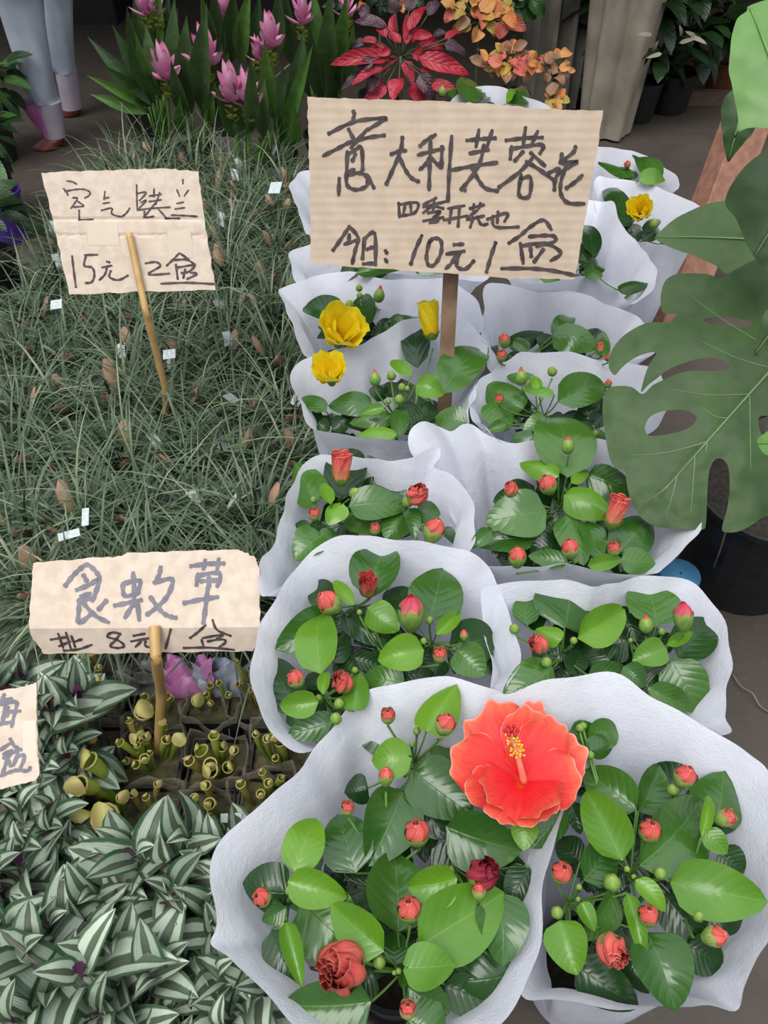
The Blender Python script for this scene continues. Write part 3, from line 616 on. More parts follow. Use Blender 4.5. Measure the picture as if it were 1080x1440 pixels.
B4 = hibiscus('wrapped hibiscus with small green buds, touching the left edge of the big split leaf',
  [(686,526),(695,519),(707,511),(727,498),(743,495),(777,496),(804,494),(833,505),(857,507),(890,512),(925,522),(940,560),(925,600),(880,618,.41),(823,615,.40),(770,617,.40),(740,622,.41),(724,624,.42),(703,620),(686,608),(680,596),(664,592,.42),(659,574),(664,550),(673,536)],
  (790,555), [(480,600),(520,640),(860,560)],
  [(400,602,150,450,150,'M'),(470,445,308,412,80,'M'),(490,500,452,408,60,'B'),(580,522,400,488,70,'B'),(598,562,868,465,185,'M',{'dz':.014}),(232,555,285,725,165,'M',{'dz':-.01}),(300,692,188,732,62,'M'),(542,658,400,732,92,'M'),(460,772,328,772,80,'M'),
   (620,640,800,740,130,'D'),(800,742,892,772,62,'M'),(880,560,720,640,150,'D'),(420,640,340,560,90,'D'),(180,560,150,460,60,'D'),(560,640,640,720,80,'D'),(300,640,380,700,80,'D'),(860,640,780,720,90,'D')],
  [(387,412,78,'y',92,60),(258,548,58,'p'),(567,380,62,'g'),(895,455,46,'r',90,60),(520,700,40,'g'),(820,745,40,'g')],
  f4, 19, filler=10)
f7 = Fr(640, 370, 3.375)
B5 = hibiscus('wrapped hibiscus whose reddish bud shows over a dark hollow, right of the batten',
  [(676,466),(680,440),(682,402,.45),(702,398,.45),(729,404,.45),(758,411,.45),(794,410,.45),(818,412,.45),(847,425,.44),(875,436,.44),(900,448),(920,475),(915,500,.40),(860,508,.38),(800,508,.37),(740,510,.37),(700,525,.39),(684,515,.41),(686,490)],
  (790,465), [(340,440),(640,440)],
  [(458,345,672,395,130,'M'),(475,362,547,258,80,'M'),(255,400,412,328,90,'D'),(165,500,180,395,60,'D'),(700,445,700,322,60,'M'),(300,420,330,360,70,'M'),(400,410,500,400,60,'D'),(690,400,600,330,90,'D'),(330,440,240,480,90,'D'),(480,430,400,340,80,'D'),(620,440,540,430,80,'D')],
  [(234,368,62,'R',95,64),(220,442,54,'p'),(690,408,36,'T',92,70),(724,450,34,'R')],
  f7, 20, filler=8)
f8 = Fr(770, 190, 4.696)
B6 = hibiscus('wrapped hibiscus half hidden behind the big sign, one leaf at its near rim',
  [(700,330),(720,300),(770,286),(810,278),(832,282),(848,284),(864,284,.45),(872,313,.44),(898,343),(919,371),(924,388),(919,405),(905,418,.42),(889,428,.42),(870,412,.42),(844,396,.43),(827,390,.43),(808,389),(770,398),(735,397,.42),(700,380)],
  (815,345), [(260,850),(560,1030)],
  [(300,800,240,600,110,'D',{'dz':.02}),(240,940,340,860,100,'D',{'dz':.02}),(470,1025,668,980,88,'D',{'dz':.03}),(200,830,330,730,110,'D',{'dz':.02}),(100,800,180,700,150,'D'),(350,950,230,900,80,'M',{'dz':.01}),(-50,950,80,960,60,'M')],
  [], f8, 21, filler=5)
B7 = hibiscus('wrapped yellow hibiscus with one round yellow bloom, right of the big sign',
  [(834,282),(834,262),(842,248,.44),(855,250,.44),(887,254,.44),(919,261,.44),(945,272,.44),(983,290),(990,325),(972,345,.42),(953,346,.42),(928,345,.42),(898,346,.42),(870,335,.40),(845,310,.40)],
  (905,305), [(600,650)],
  [(540,605,382,330,125,'D',{'dz':.03}),(620,705,745,645,95,'D'),(740,720,850,700,60,'D'),(600,700,560,620,80,'D'),(640,640,740,560,70,'D',{'dz':.01}),(500,640,540,560,70,'D'),(700,700,620,680,80,'D')],
  [(700,578,66,'g')], f8, 22, filler=4)
B8 = hibiscus('small-looking wrapped hibiscus at the far right end of the row, leaves just above its rim',
  [(790,215),(815,206),(842,206),(876,210),(904,217),(932,234),(955,252),(945,270),(900,262,.42),(865,254,.41),(830,250,.41),(795,245)],
  (870,236), [(480,260)],
  [(545,285,343,180,92,'M',{'dz':.02}),(560,290,440,210,70,'M',{'dz':.01}),(690,330,578,152,150,'M',{'dz':.02}),(600,300,770,290,110,'B',{'dz':.0}),(500,280,600,240,70,'D')],
  [(527,195,48,'r')], f8, 23, filler=3)
A6 = hibiscus('wrapped hibiscus behind the lower left corner of the big sign',
  [(407,357),(425,347),(470,335),(540,325),(620,330),(670,345),(690,375),(680,395,.42),(640,392,.42),(590,388,.42),(540,384,.42),(490,384,.41),(450,389,.41),(420,398,.41),(411,380)],
  (548,362), [(500,375)],
  [(500,385,590,372,16,'M',{'dz':.02}),(520,360,450,350,30,'D'),(560,365,620,350,30,'M'),(580,375,640,380,25,'M'),(510,375,480,398,26,'D',{'dz':.03})],
  [], ID, 24, filler=3)
A7 = hibiscus('wrapped hibiscus behind the left edge of the big sign, only its rim showing',
  [(407,263),(415,250),(425,241),(450,238),(520,232),(590,238),(630,262),(630,290),(580,305),(520,308),(460,310,.42),(432,330,.42),(421,300)],
  (520,275), [(520,275)], [(520,280,470,255,30,'D'),(520,280,580,260,30,'M'),(520,280,560,300,30,'D')], [], ID, 25, filler=2)
f9 = Fr(590, 90, 5.143)
A9 = hibiscus('last wrapped hibiscus of the row, its crinkled leaves peeking over the big sign',
  [(632,155),(640,135),(665,124),(680,121,.44),(700,121,.44),(715,126,.44),(738,136,.44),(772,149),(775,170),(740,185),(690,188),(650,180)],
  (705,152), [(350,300)],
  [(350,270,345,108,165,'M',{'dz':.015,'fold':.1}),(440,260,500,235,50,'M'),(250,250,225,200,50,'M'),(700,290,740,155,140,'M',{'dz':.01}),(640,280,690,185,50,'B',{'dz':.02}),(500,300,560,300,60,'D')],
  [(165,195,58,'y',92,75)], f9, 26, filler=1)
# yellow blooms: cups of five overlapping petals
def bloom(plant, px, py, wpx, deg, e, opening, seed, z=ZR + .03, mat='yellow_petal', lenf=1.0):
    p = at(px, py, z); R = px2m(wpx, p) * .5; A = axis_of(p, deg, e); L = R * 2.0 * lenf; q = p - A * L * .5
    mb = MB(); shell(mb, q - A * L * .12, A, L * .45, lambda t: R * .28 + R * .25 * t, saw=.12, pt=.2, rings=5); f = mb.build('flower', 'calyx', plant)
    X = A.cross(Vector((.3, .8, .1))).normalized(); Y = A.cross(X); rnd = random.Random(seed)
    for lay, n in ((1.0, 5), (.62, 4), (.3, 3)):
        for k in range(n):
            th = k * 6.2832 / n + lay * 2 + rnd.uniform(-.15, .15); d = X * math.cos(th) + Y * math.sin(th)
            b = q + A * (L * .1) + d * (R * .15); tip = q + A * L * (1.0 - .06 * (1 - lay) + rnd.uniform(-.08, .08)) + d * (R * opening * lay)
            petal(f, b, tip, R * (1.45 * lay + .25), -d + A * .12, cup=.30 * (1 if opening < .8 else .5), ruf=.05, mat=mat, seed=seed * 10 + k, nu=10, nv=9, curl=-.10 if opening > .6 else 0)
    return f
bloom(A4, 464, 523, 40, 100, 34, .92, 1, lenf=1.1)
bloom(A5, 481, 466, 52, 75, 35, 1.05, 3)
bloom(B7, 900, 296, 30, 95, 25, .85, 4, lenf=1.15)
# ---------------------------------------------------------------- unseen roof and back wall, added to darken the far half
_b = MB(); _b.box(Vector((0, 5.6, 2.55)), Vector((5, 0, 0)), Vector((0, 2.5, 0)), Vector((0, 0, .03))); setting(_b.build('added_shade_roof', 'bar', smooth=False))
_b = MB(); _b.box(Vector((0, 8.05, 1.3)), Vector((5, 0, 0)), Vector((0, .05, 0)), Vector((0, 0, 1.3))); setting(_b.build('added_back_wall', 'cloth_dark', smooth=False))
# ---------------------------------------------------------------- cardboard signs
def pip(x, y, poly):
    c = False; n = len(poly)
    for i in range(n):
        x1, y1 = poly[i]; x2, y2 = poly[(i + 1) % n]
        if (y1 > y) != (y2 > y) and x < (x2 - x1) * (y - y1) / (y2 - y1) + x1: c = not c
    return c
def near(x, y, poly, m):
    return any((x - (poly[i][0] + poly[(i + 1) % len(poly)][0]) * .5) ** 2 + (y - (poly[i][1] + poly[(i + 1) % len(poly)][1]) * .5) ** 2 < m * m or (x - poly[i][0]) ** 2 + (y - poly[i][1]) ** 2 < m * m for i in range(len(poly)))
def cdt(poly, holes, step, extra=(), margin=0):
    pts = [Vector(p) for p in poly]; edges = [(i, (i + 1) % len(poly)) for i in range(len(poly))]
    for h in holes:
        b = len(pts); pts += [Vector(p) for p in h]; edges += [(b + i, b + (i + 1) % len(h)) for i in range(len(h))]
    xs = [p[0] for p in poly]; ys = [p[1] for p in poly]; y = min(ys) + step * .5; k = 0
    while y < max(ys):
        x = min(xs) + step * (.5 if k % 2 else 1)
        while x < max(xs):
            if pip(x, y, poly) and not any(pip(x, y, h) for h in holes) and not (margin and any(near(x, y, q, margin) for q in [poly] + list(holes))): pts.append(Vector((x, y)))
            x += step
        y += step * .87; k += 1
    pts += [Vector(e) for e in extra]
    v, _, f, *_r = geometry.delaunay_2d_cdt(pts, edges, [], 0, 1e-4)
    F_ = []
    for t in f:
        cx = sum(v[i].x for i in t) / len(t); cy = sum(v[i].y for i in t) / len(t)
        if pip(cx, cy, poly) and not any(pip(cx, cy, h) for h in holes): F_.append(tuple(t))
    return v, F_
def rough(poly, amp, n, seed):
    r = random.Random(seed); out = []
    for i in range(len(poly)):
        a, b = poly[i], poly[(i + 1) % len(poly)]
        for k in range(n):
            t = k / n; out.append((lerp(a[0], b[0], t) + (r.uniform(-amp, amp) if k else 0), lerp(a[1], b[1], t) + (r.uniform(-amp, amp) if k else 0)))
    return out
def sign(label, outline, p0, n, strokes, stick, disp=None, mat='card', th=.004, amp=.8, extra=(), tapes=()):
    n = n.normalized(); base = Vector((p0.x, p0.y, 0)); g = stick['pts'][-1]
    t = thing('cardboard_sign', label, 'sign', (g.x, g.y, g.z if 'loc_z' in stick else 0))
    disp = disp or (lambda x, y: 0)
    S = lambda x, y, off=0.: atP(x, y, p0, n) + n * (disp(x, y) + off)
    poly = rough(outline, amp, 9, len(label)); v, f = cdt(poly, [], 14, extra)
    ux = Vector((1, 0, 0)); uy = n.cross(ux).normalized()
    front = [S(a.x, a.y) for a in v]; m = len(front); verts = front + [p - n * th for p in front]
    uv = [((p - p0).dot(ux), (p - p0).dot(uy)) for p in front] * 2
    def ccw(tr):
        a, b, c = (front[i] for i in tr); return (b - a).cross(c - a).dot(n) > 0
    f = [tr if ccw(tr) else tr[::-1] for tr in f]
    faces = list(f) + [tuple(i + m for i in tr[::-1]) for tr in f]
    cnt = {}
    for tr in f:
        for i in range(3): cnt[(tr[i], tr[(i + 1) % 3])] = 1
    for (a, b) in cnt:
        if (b, a) not in cnt: faces.append((b, a, a + m, b + m))
    mesh_obj('board', verts, faces, mat, t, uv, smooth=False)
    for fr, lines, w, im in strokes:
        groups = []                                  # strokes that touch form one character
        for ln in lines:
            e = w * fr.k * .8; bb = [min(p[0] for p in ln) - e, min(p[1] for p in ln) - e, max(p[0] for p in ln) + e, max(p[1] for p in ln) + e]; mine = [ln]; keep = []
            for gb, gl in groups:
                if gb[0] < bb[2] and bb[0] < gb[2] and gb[1] < bb[3] and bb[1] < gb[3]: mine = gl + mine; bb = [min(gb[0], bb[0]), min(gb[1], bb[1]), max(gb[2], bb[2]), max(gb[3], bb[3])]
                else: keep.append((gb, gl))
            groups = keep + [(bb, mine)]
        for _, gl in groups:
            mb = MB(); k = 0
            for ln in gl:
                pts = [Vector((*fr(*p), 0)) for p in ln]
                if len(pts) > 2: pts = catmull(pts, 5, False)
                else: pts = [pts[0].lerp(pts[1], q / 4) for q in range(5)]
                k += 1; off = .0006 + .00002 * k; hw = w * .5; L_, R_ = [], []
                d0 = (pts[1] - pts[0]).normalized(); d1 = (pts[-1] - pts[-2]).normalized()
                pts = [pts[0] - d0 * hw * .6] + pts + [pts[-1] + d1 * hw * .6]; nn = len(pts)
                for i, p in enumerate(pts):
                    d = (pts[min(i + 1, nn - 1)] - pts[max(i - 1, 0)]).normalized(); q = Vector((-d.y, d.x, 0))
                    ww = hw * (.55 if i in (0, nn - 1) else 1.0) * (.9 + .2 * math.sin(i * 1.7 + k))
                    L_.append(S(p.x + q.x * ww, p.y + q.y * ww, off)); R_.append(S(p.x - q.x * ww, p.y - q.y * ww, off))
                mb.grid([L_, R_])
            mb.build('marker_writing', im, t, smooth=False)
    for q in tapes:
        mb = MB(); mb.grid([[S(x, y, .0004) for x, y in q[:2]], [S(x, y, .0004) for x, y in q[2:]]]); mb.build('tape', 'tape', t, smooth=False)
    mb = MB(); sp = stick['pts']; r = stick['r']
    if stick['mat'] == 'bamboo':
        pts, rs = [], []
        for i in range(len(sp) - 1):
            for k in range(8): pts.append(sp[i].lerp(sp[i + 1], k / 8))
        pts.append(sp[-1]); nn = len(pts) - 1
        nod = stick.get('nodes', [.3, .62])
        q_ = [pts[int(min(nn - 1e-6, q / 60 * nn))].lerp(pts[int(min(nn - 1e-6, q / 60 * nn)) + 1], (q / 60 * nn) - int(min(nn - 1e-6, q / 60 * nn))) for q in range(61)]
        mb.tube(q_, lambda q: r * (1 + .20 * max(0, 1 - min(abs(q - z) for z in nod) * 40)), 10)
    else:
        a, b = sp[0], sp[-1]; d = (b - a); ax = d.cross(Vector((0, 1, 0))).normalized(); ay = d.cross(ax).normalized()
        mb.box((a + b) * .5, ax * r, ay * r * .45, d * .5)
    mb.build('stick', stick['mat'], t, smooth=stick['mat'] == 'bamboo'); return t
fS = Fr(420, 120, 2.4545)
S1 = [[(188,88),(192,100),(186,125)],[(103,167),(160,138),(215,120),(300,113),(290,122),(240,152)],[(172,150),(192,190)],[(238,150),(180,215)],[(85,243),(140,215),(180,195),(240,180),(297,172)],[(168,228),(165,322)],[(170,238),(195,222),(217,215),(221,292)],[(196,236),(185,262)],[(165,300),(192,290)],
  [(140,320),(138,378)],[(164,300),(168,345),(200,360),(236,345),(232,312),(205,302),(170,310)],[(236,308),(260,354)],
  [(318,238),(350,226),(370,225)],[(358,178),(352,225),(325,290),(302,342)],[(345,238),(365,285),(388,318),(415,332)],
  [(472,170),(440,190),(418,210)],[(412,240),(455,228),(500,218)],[(455,190),(452,280),(450,360)],[(452,250),(435,275),(418,290)],[(456,250),(490,282)],[(495,210),(492,285)],[(475,272),(498,268)],[(528,175),(520,290),(515,400)],
  [(580,190),(630,185),(680,182)],[(622,153),(612,212)],[(668,155),(650,212)],[(590,235),(655,222)],[(530,292),(600,278),(685,266)],[(640,205),(622,275),(585,330),(560,360)],[(560,355),(575,362)],[(600,288),(620,325),(645,355),(688,364)],
  [(715,190),(780,182),(842,180)],[(783,145),(775,205)],[(825,158),(802,208)],[(735,210),(730,255)],[(742,218),(800,208),(845,206),(832,236)],[(775,228),(745,262)],[(800,232),(850,278)],[(805,252),(760,300),(690,352)],[(785,262),(830,290),(888,332)],[(768,308),(760,378),(795,382),(800,318),(768,322)],
  [(955,210),(948,230),(905,268),(962,262),(925,285),(908,300)],[(908,235),(903,268)],[(862,302),(900,288),(885,325),(882,362)],[(925,270),(905,330),(905,375),(930,405),(985,408)],[(978,310),(955,332),(922,355)]]
S2 = [[(345,405),(348,455)],[(345,412),(410,405),(400,440),(350,450)],[(368,412),(362,438)],[(386,410),(388,436)],[(475,388),(430,412)],[(430,420),(510,400)],[(468,398),(462,440)],[(462,412),(430,440)],[(465,415),(500,425)],[(445,440),(490,435),(465,455)],[(468,452),(482,468),(452,474)],[(430,468),(500,455)],
  [(515,425),(572,415)],[(500,465),(582,450)],[(527,425),(520,475)],[(555,418),(550,488)],[(590,425),(640,412)],[(605,410),(600,430)],[(627,405),(622,425)],[(617,430),(580,462),(640,450)],[(602,455),(592,490)],[(615,452),(630,480),(652,478)],[(650,462),(720,440),(710,470)],[(688,435),(685,475)],[(670,450),(678,488),(760,488)]]
S3 = [[(175,487),(150,525),(118,570)],[(175,487),(205,525),(195,570),(185,615)],[(175,515),(172,540)],[(158,548),(198,535)],[(227,530),(220,600)],[(225,532),(262,510),(265,620)],[(235,566),(255,558)],[(222,616),(262,614)],[(299,570),(305,580)],[(299,600),(305,610)],
  [(425,518),(402,570),(387,618)],[(452,535),(441,590),(450,622),(472,615),(492,575),(490,535),(465,528),(450,545)],[(535,550),(568,548)],[(510,582),(572,572)],[(545,575),(530,610),(508,632)],[(555,578),(545,622),(575,634),(605,605)],[(680,542),(662,595),(648,645)],
  [(725,545),(765,518),(800,488),(845,465),(872,498)],[(765,545),(775,615)],[(765,555),(850,545),(905,578),(870,605)],[(795,522),(850,518),(885,522),(878,542),(820,555)],[(800,560),(803,592)],[(845,565),(812,610)],[(700,632),(800,632),(880,640),(950,655)]]
p0 = atY(640, 265, 1.22)
sign('largest cardboard sign, black Chinese writing and price, on a wooden batten',
     [(432,136),(500,139),(560,141),(640,143),(700,147),(760,153),(848,155),(840,210),(826,290),(808,393),(700,390),(620,384),(520,377),(437,370),(436,280),(434,200)], p0, Vector((0, -.92, .40)),
     [(fS, S1 + S3, 6.0, 'ink'), (fS, S2, 4.6, 'ink')], {'pts': [atP(638, 300, p0 + Vector((0, .011, 0)), Vector((0, -.92, .40))), at(618, 720, .10) + Vector((0, 0, 0))], 'r': .0125, 'mat': 'batten'}, amp=1.0)
fT = Fr(40, 220, 3.857)
T1 = [[(210,133),(240,138),(262,150)],[(190,175),(202,185),(215,210)],[(197,190),(250,180),(300,178),(335,195),(325,215),(305,225)],[(240,225),(265,225),(250,255),(230,282)],[(262,240),(300,265)],[(245,275),(300,270)],[(275,290),(275,345)],[(270,343),(350,340)],
  [(415,190),(410,235)],[(410,228),(437,222)],[(405,255),(440,250)],[(395,293),(452,280),(452,310),(500,326),(530,308),(550,280)],[(587,155),(588,215),(590,285)],[(595,200),(640,195),(602,240)],[(610,250),(640,238),(592,290)],[(590,292),(660,282),(768,275)],[(682,175),(680,220)],[(655,215),(720,205)],[(712,195),(690,260)],[(655,245),(720,235)],[(690,250),(655,295),(625,330)],[(700,280),(745,330)],[(630,295),(632,328),(680,325)],
  [(838,125),(838,148)],[(805,180),(820,215)],[(868,182),(845,215)],[(805,255),(842,248)],[(795,285),(848,278)],[(775,318),(840,320),(915,325)],[(740,335),(820,335)]]
T2 = [[(237,540),(245,610),(258,710)],[(305,535),(375,533)],[(312,540),(303,592),(345,602),(358,640),(345,680),(310,687)],[(425,570),(442,575)],[(400,602),(452,592)],[(425,605),(415,640),(385,670)],[(447,620),(440,655),(490,670),(540,645)],[(635,580),(690,573),(715,595),(650,640),(765,635)],[(818,525),(790,555),(750,592)],[(820,525),(870,558)],[(790,562),(860,560),(905,590)],[(800,585),(810,665)],[(810,602),(900,590),(870,625),(830,632)],[(850,612),(840,660)],[(880,630),(915,637),(860,665)],[(720,690),(860,685),(1005,692)]]
p1 = atY(180, 325, 1.46); n1 = Vector((.05, -.80, .60))
ks = at(228, 520, .27)
def surf(x, y, p, n, off): return atP(x, y, p, n.normalized()) + n.normalized() * off
sign('small cardboard sign with faint thin writing, on bamboo among the grassy air plants',
     [(58,243),(120,240),(190,238),(230,237),(279,241),(288,310),(303,408),(200,410),(97,414),(80,335)], p1, n1, [(fT, T1, 2.6, 'ink'), (fT, T2, 3.5, 'ink')],
     {'pts': [surf(183, 329, p1, n1, .009), surf(207, 440, p1, n1, .010), at(232, 545, .24), at(234, 640, .02)], 'r': .0068, 'mat': 'bamboo', 'nodes': [.40, .8]}, amp=1.2,
     disp=lambda x, y: .0020 * math.exp(-((y - 308) / 3.0) ** 2) * -1 - .002 * math.exp(-((y - 331) / 3.0) ** 2), extra=[(x, y) for y in (304, 308, 312, 327, 331, 335) for x in range(75, 285, 10)], mat='card_pale',
     tapes=[((120, 313), (165, 313), (125, 345), (168, 345)), ((235, 325), (268, 322), (238, 365), (272, 362))])
fU = Fr(30, 760, 3.0857)
U1 = [[(190,198),(220,158),(250,128),(285,105),(318,128),(340,158)],[(270,150),(285,178)],[(240,215),(300,190),(338,168),(322,228),(308,262)],[(258,242),(300,230)],[(255,262),(305,250)],[(252,255),(250,300),(250,358),(300,322)],[(270,272),(320,325),(378,355)],[(370,260),(335,300)],
  [(485,140),(490,200),(488,285)],[(440,188),(515,175),(502,230)],[(440,190),(450,240),(510,228)],[(405,282),(465,270),(522,258)],[(480,285),(450,335)],[(505,265),(512,345)],[(605,115),(598,150),(578,185)],[(585,180),(655,168),(640,230),(600,280),(545,322)],[(560,245),(605,305),(640,328),(672,335)],
  [(735,112),(800,102),(880,100)],[(798,85),(790,125)],[(857,80),(850,125)],[(767,145),(760,195)],[(770,152),(860,142),(850,200)],[(815,160),(814,200)],[(778,177),(850,172)],[(705,272),(780,256),(852,245)],[(810,205),(800,285),(790,360)]]
U2 = [[(115,432),(190,420)],[(155,405),(162,470)],[(145,462),(200,440)],[(190,400),(195,480)],[(210,415),(215,465)],[(160,482),(230,475),(290,455)],[(215,442),(252,430)],[(425,405),(390,400),(366,418),(410,435),(432,460),(400,470),(370,460),(398,435),(425,405)],[(480,415),(532,405)],[(465,440),(548,425)],[(510,440),(480,465)],[(530,435),(527,462),(575,468)],
  [(648,385),(612,472)],[(800,368),(762,400),(725,425)],[(830,345),(850,390),(905,415)],[(780,425),(870,410),(840,430)],[(775,432),(780,465)],[(800,440),(862,430),(880,442),(850,465)],[(690,470),(800,468),(912,478)]]
p2 = atY(205, 850, .66); n2 = Vector((0, -.62, .78))
def fold2(x, y):
    yf = 884 - (x - 40) * .006
    return 0 if y < yf else -(y - yf) * .00055
fy = lambda x: 884 - (x - 40) * .006
sign('creased pale cardboard sign with thick grey writing, on bamboo above the pitcher plants',
     [(47,792),(110,786),(172,782),(178,777),(260,775),(336,773),(358,783),(365,800),(366,880),(362,905),(352,917),(250,918),(140,920),(52,921),(41,893),(42,850)], p2, n2,
     [(fU, U1, 7.0, 'ink_grey'), (fU, U2, 4.0, 'ink')], {'pts': [surf(219, 880, p2, n2, .006), surf(222, 925, p2, n2, .008), at(227, 975, .22), at(223, 1045, .10), at(223, 1075, .03)], 'r': .0075, 'mat': 'bamboo', 'nodes': [.50]}, disp=fold2, mat='card_pale', amp=1.2,
     extra=[(x, fy(x) + d) for d in (-1.5, 0, 1.5) for x in range(46, 364, 9)])
fV = Fr(0, 940, 8)
V1 = [[(50,290),(30,330),(10,370)],[(30,352),(130,340)],[(10,402),(100,385),(190,378),(165,500),(130,655)],[(60,420),(30,600)],[(92,432),(80,540)],[(-20,630),(60,615),(140,600)],[(40,490),(225,478)],[(115,790),(160,870),(240,915)],[(100,850),(0,920)],[(40,965),(135,920)],[(130,930),(75,1050),(30,1180)],[(40,1010),(200,930),(150,1090)],[(100,1040),(122,1100)],[(200,990),(282,980),(230,1120)],[(-20,1215),(100,1170),(180,1145),(310,1150),(340,1110)],
  [(-300,300),(-230,350)],[(-320,430),(-250,470)],[(-330,640),(-260,520)],[(-180,360),(-60,340)],[(-150,300),(-200,420)],[(-250,900),(-200,1150)],[(-200,900),(-100,880)]]
p3 = atY(10, 1035, .44); n3 = Vector((.12, -.55, .83))
sign('cut-off cardboard sign at the left frame edge with grey writing, standing among striped leaves',
     [(-95,988),(-40,978),(0,971),(30,966),(51,960),(51,1000),(53,1050),(55,1090),(50,1097),(20,1105),(0,1110),(-60,1124),(-90,1128)], p3, n3,
     [(fV, V1, 5.6, 'ink_grey')], {'pts': [surf(-20, 1060, p3, n3, -.012), at(-20, 1215, .03)], 'r': .008, 'mat': 'bamboo', 'nodes': [.5]}, mat='card_pale', amp=.8, tapes=[((31, 1015), (50, 1012), (33, 1072), (52, 1070))])
# ---------------------------------------------------------------- grassy air plants in clear sleeves
ORD = ['first', 'second', 'third', 'fourth', 'fifth', 'sixth', 'seventh', 'eighth', 'ninth', 'tenth', 'eleventh', 'twelfth', 'thirteenth']
def grass_blades(rnd, n, h, spread):
    mb = MB()
    for k in range(n):
        a = rnd.uniform(0, 6.283); o = Vector((rnd.gauss(0, .014), rnd.gauss(0, .014), .06)); L = h * rnd.uniform(.55, 1.25)
        d = Vector((math.cos(a), math.sin(a), 0)); el = rnd.uniform(.25, 1.35); dr = rnd.uniform(.35, 1.5) * spread; tw = rnd.uniform(-.6, .6); w = rnd.uniform(.0016, .0044)
        s = Vector((-d.y, d.x, 0)); rows = []; p = o.copy(); e = el + .35
        for i in range(8):
            t = i / 7; ww = w * (1 - t ** 1.6) + .0003; rows.append([p - s * ww, p + Vector((0, 0, ww * .5)), p + s * ww])
            dd = (d * math.cos(e) + Vector((0, 0, 1)) * math.sin(e)); p = p + dd * (L / 7) + s * tw * L * .03; e -= dr * .32
        mb.grid(rows, 1 if rnd.random() < .16 else 0)
    return mb
def air_plant(seed):
    rnd = random.Random(seed); t = thing('grassy_air_plant', '', 'plant')
    pot(t, 0, 0, .032, .042, .075, 'pot_black', 'soil')
    b = grass_blades(rnd, 135, .27, 1.0).build('blades', 'grass', t, ['grass_pale'], smooth=True); b['kind'] = 'stuff'
    for k in range(rnd.choice((1, 2, 2))):
        a = rnd.uniform(0, 6.283); p = Vector((math.cos(a) * .03, math.sin(a) * .03, .11 + rnd.uniform(0, .05))); d = Vector((math.cos(a) * .5, math.sin(a) * .5, 1)).normalized(); s = Vector((-math.sin(a), math.cos(a), 0)); n = d.cross(s)
        rows, L, W = [], rnd.uniform(.045, .065), rnd.uniform(.014, .019)
        for i in range(8):
            tt = i / 7; w = W * math.sin(math.pi * min(1, tt * .86 + .10)) ** .7; jag = 1 + .10 * (i % 2)
            rows.append([p + d * L * tt + s * (w * jag * math.cos(q * .785)) + n * (w * .32 * math.sin(q * .785)) for q in range(8)])
        mb = MB(); mb.tube([Vector((0, 0, .06)), p], .003, 5); mb.build('flower_stalk', 'stem', t)
        mb = MB(); mb.grid(rows, closed=True); mb.build('flower_spike', 'bract', t)
    rows = []
    for i in range(7):
        tt = i / 6; r = .042 + .045 * tt ** 1.2; rows.append([Vector(((r + rnd.uniform(-.006, .006) * tt * 2) * math.cos(q / 20 * 6.283), (r + rnd.uniform(-.006, .006) * tt * 2) * math.sin(q / 20 * 6.283), .02 + .17 * tt + .012 * math.sin(q * 1.3) * tt)) for q in range(20)])
    mb = MB(); mb.grid(rows, closed=True); mb.build('plastic_sleeve', 'film', t)
    if rnd.random() < .4:
        p = Vector((rnd.uniform(-.05, .05), rnd.uniform(-.05, .03), rnd.uniform(.16, .2))); u = Vector((rnd.uniform(.4, 1), rnd.uniform(-.5, .5), rnd.uniform(-.3, .3))).normalized() * .011; v = Vector((rnd.uniform(-.4, .4), .5, .7)).normalized() * .017
        mb = MB(); mb.grid([[p - u - v, p + u - v], [p - u * .9 + v * .1 + u.cross(v) * 10, p + u + v * .1 + u.cross(v) * 10], [p - u + v, p + u * .8 + v]]); mb.build('paper_tag', 'tag', t)
    return t
protos = [air_plant(100 + i) for i in range(6)]
rows_ = [(800, 40, 385), (705, 20, 355), (622, 5, 400), (548, 10, 400), (480, 15, 385), (420, 35, 385), (368, 70, 375), (322, 90, 385), (282, 140, 390), (246, 150, 400), (212, 165, 380)]
r3 = random.Random(3); ai = 0
colword = ['left end', 'second from left', 'third from left', 'fourth from left', 'fifth from left', 'sixth from left', 'seventh from left']
for ri, (py, x0, x1) in enumerate(rows_):
    c0 = at(x0, py, .20); c1 = at(x1, py, .20); n = max(3, round((c1.x - c0.x) / .118) + 1)
    for ci in range(n):
        f = ci / (n - 1); x = lerp(c0.x, c1.x, f) + r3.uniform(-.012, .012); y = c0.y + r3.uniform(-.02, .02)
        o = protos[ai] if ai < 6 else copy_tree(protos[r3.randrange(6)]); ai += 1
        o.location = (x, y, 0); o.rotation_euler = (0, 0, r3.uniform(0, 6.28)); s = r3.uniform(.9, 1.12); o.scale = (s, s, s)
        o['label'] = 'grassy air plant, %s row back from the creased sign, %s' % (ORD[ri], colword[ci] if ci < n - 1 else 'right end beside the wraps'); o['group'] = 'grassy air plants between the small signs'
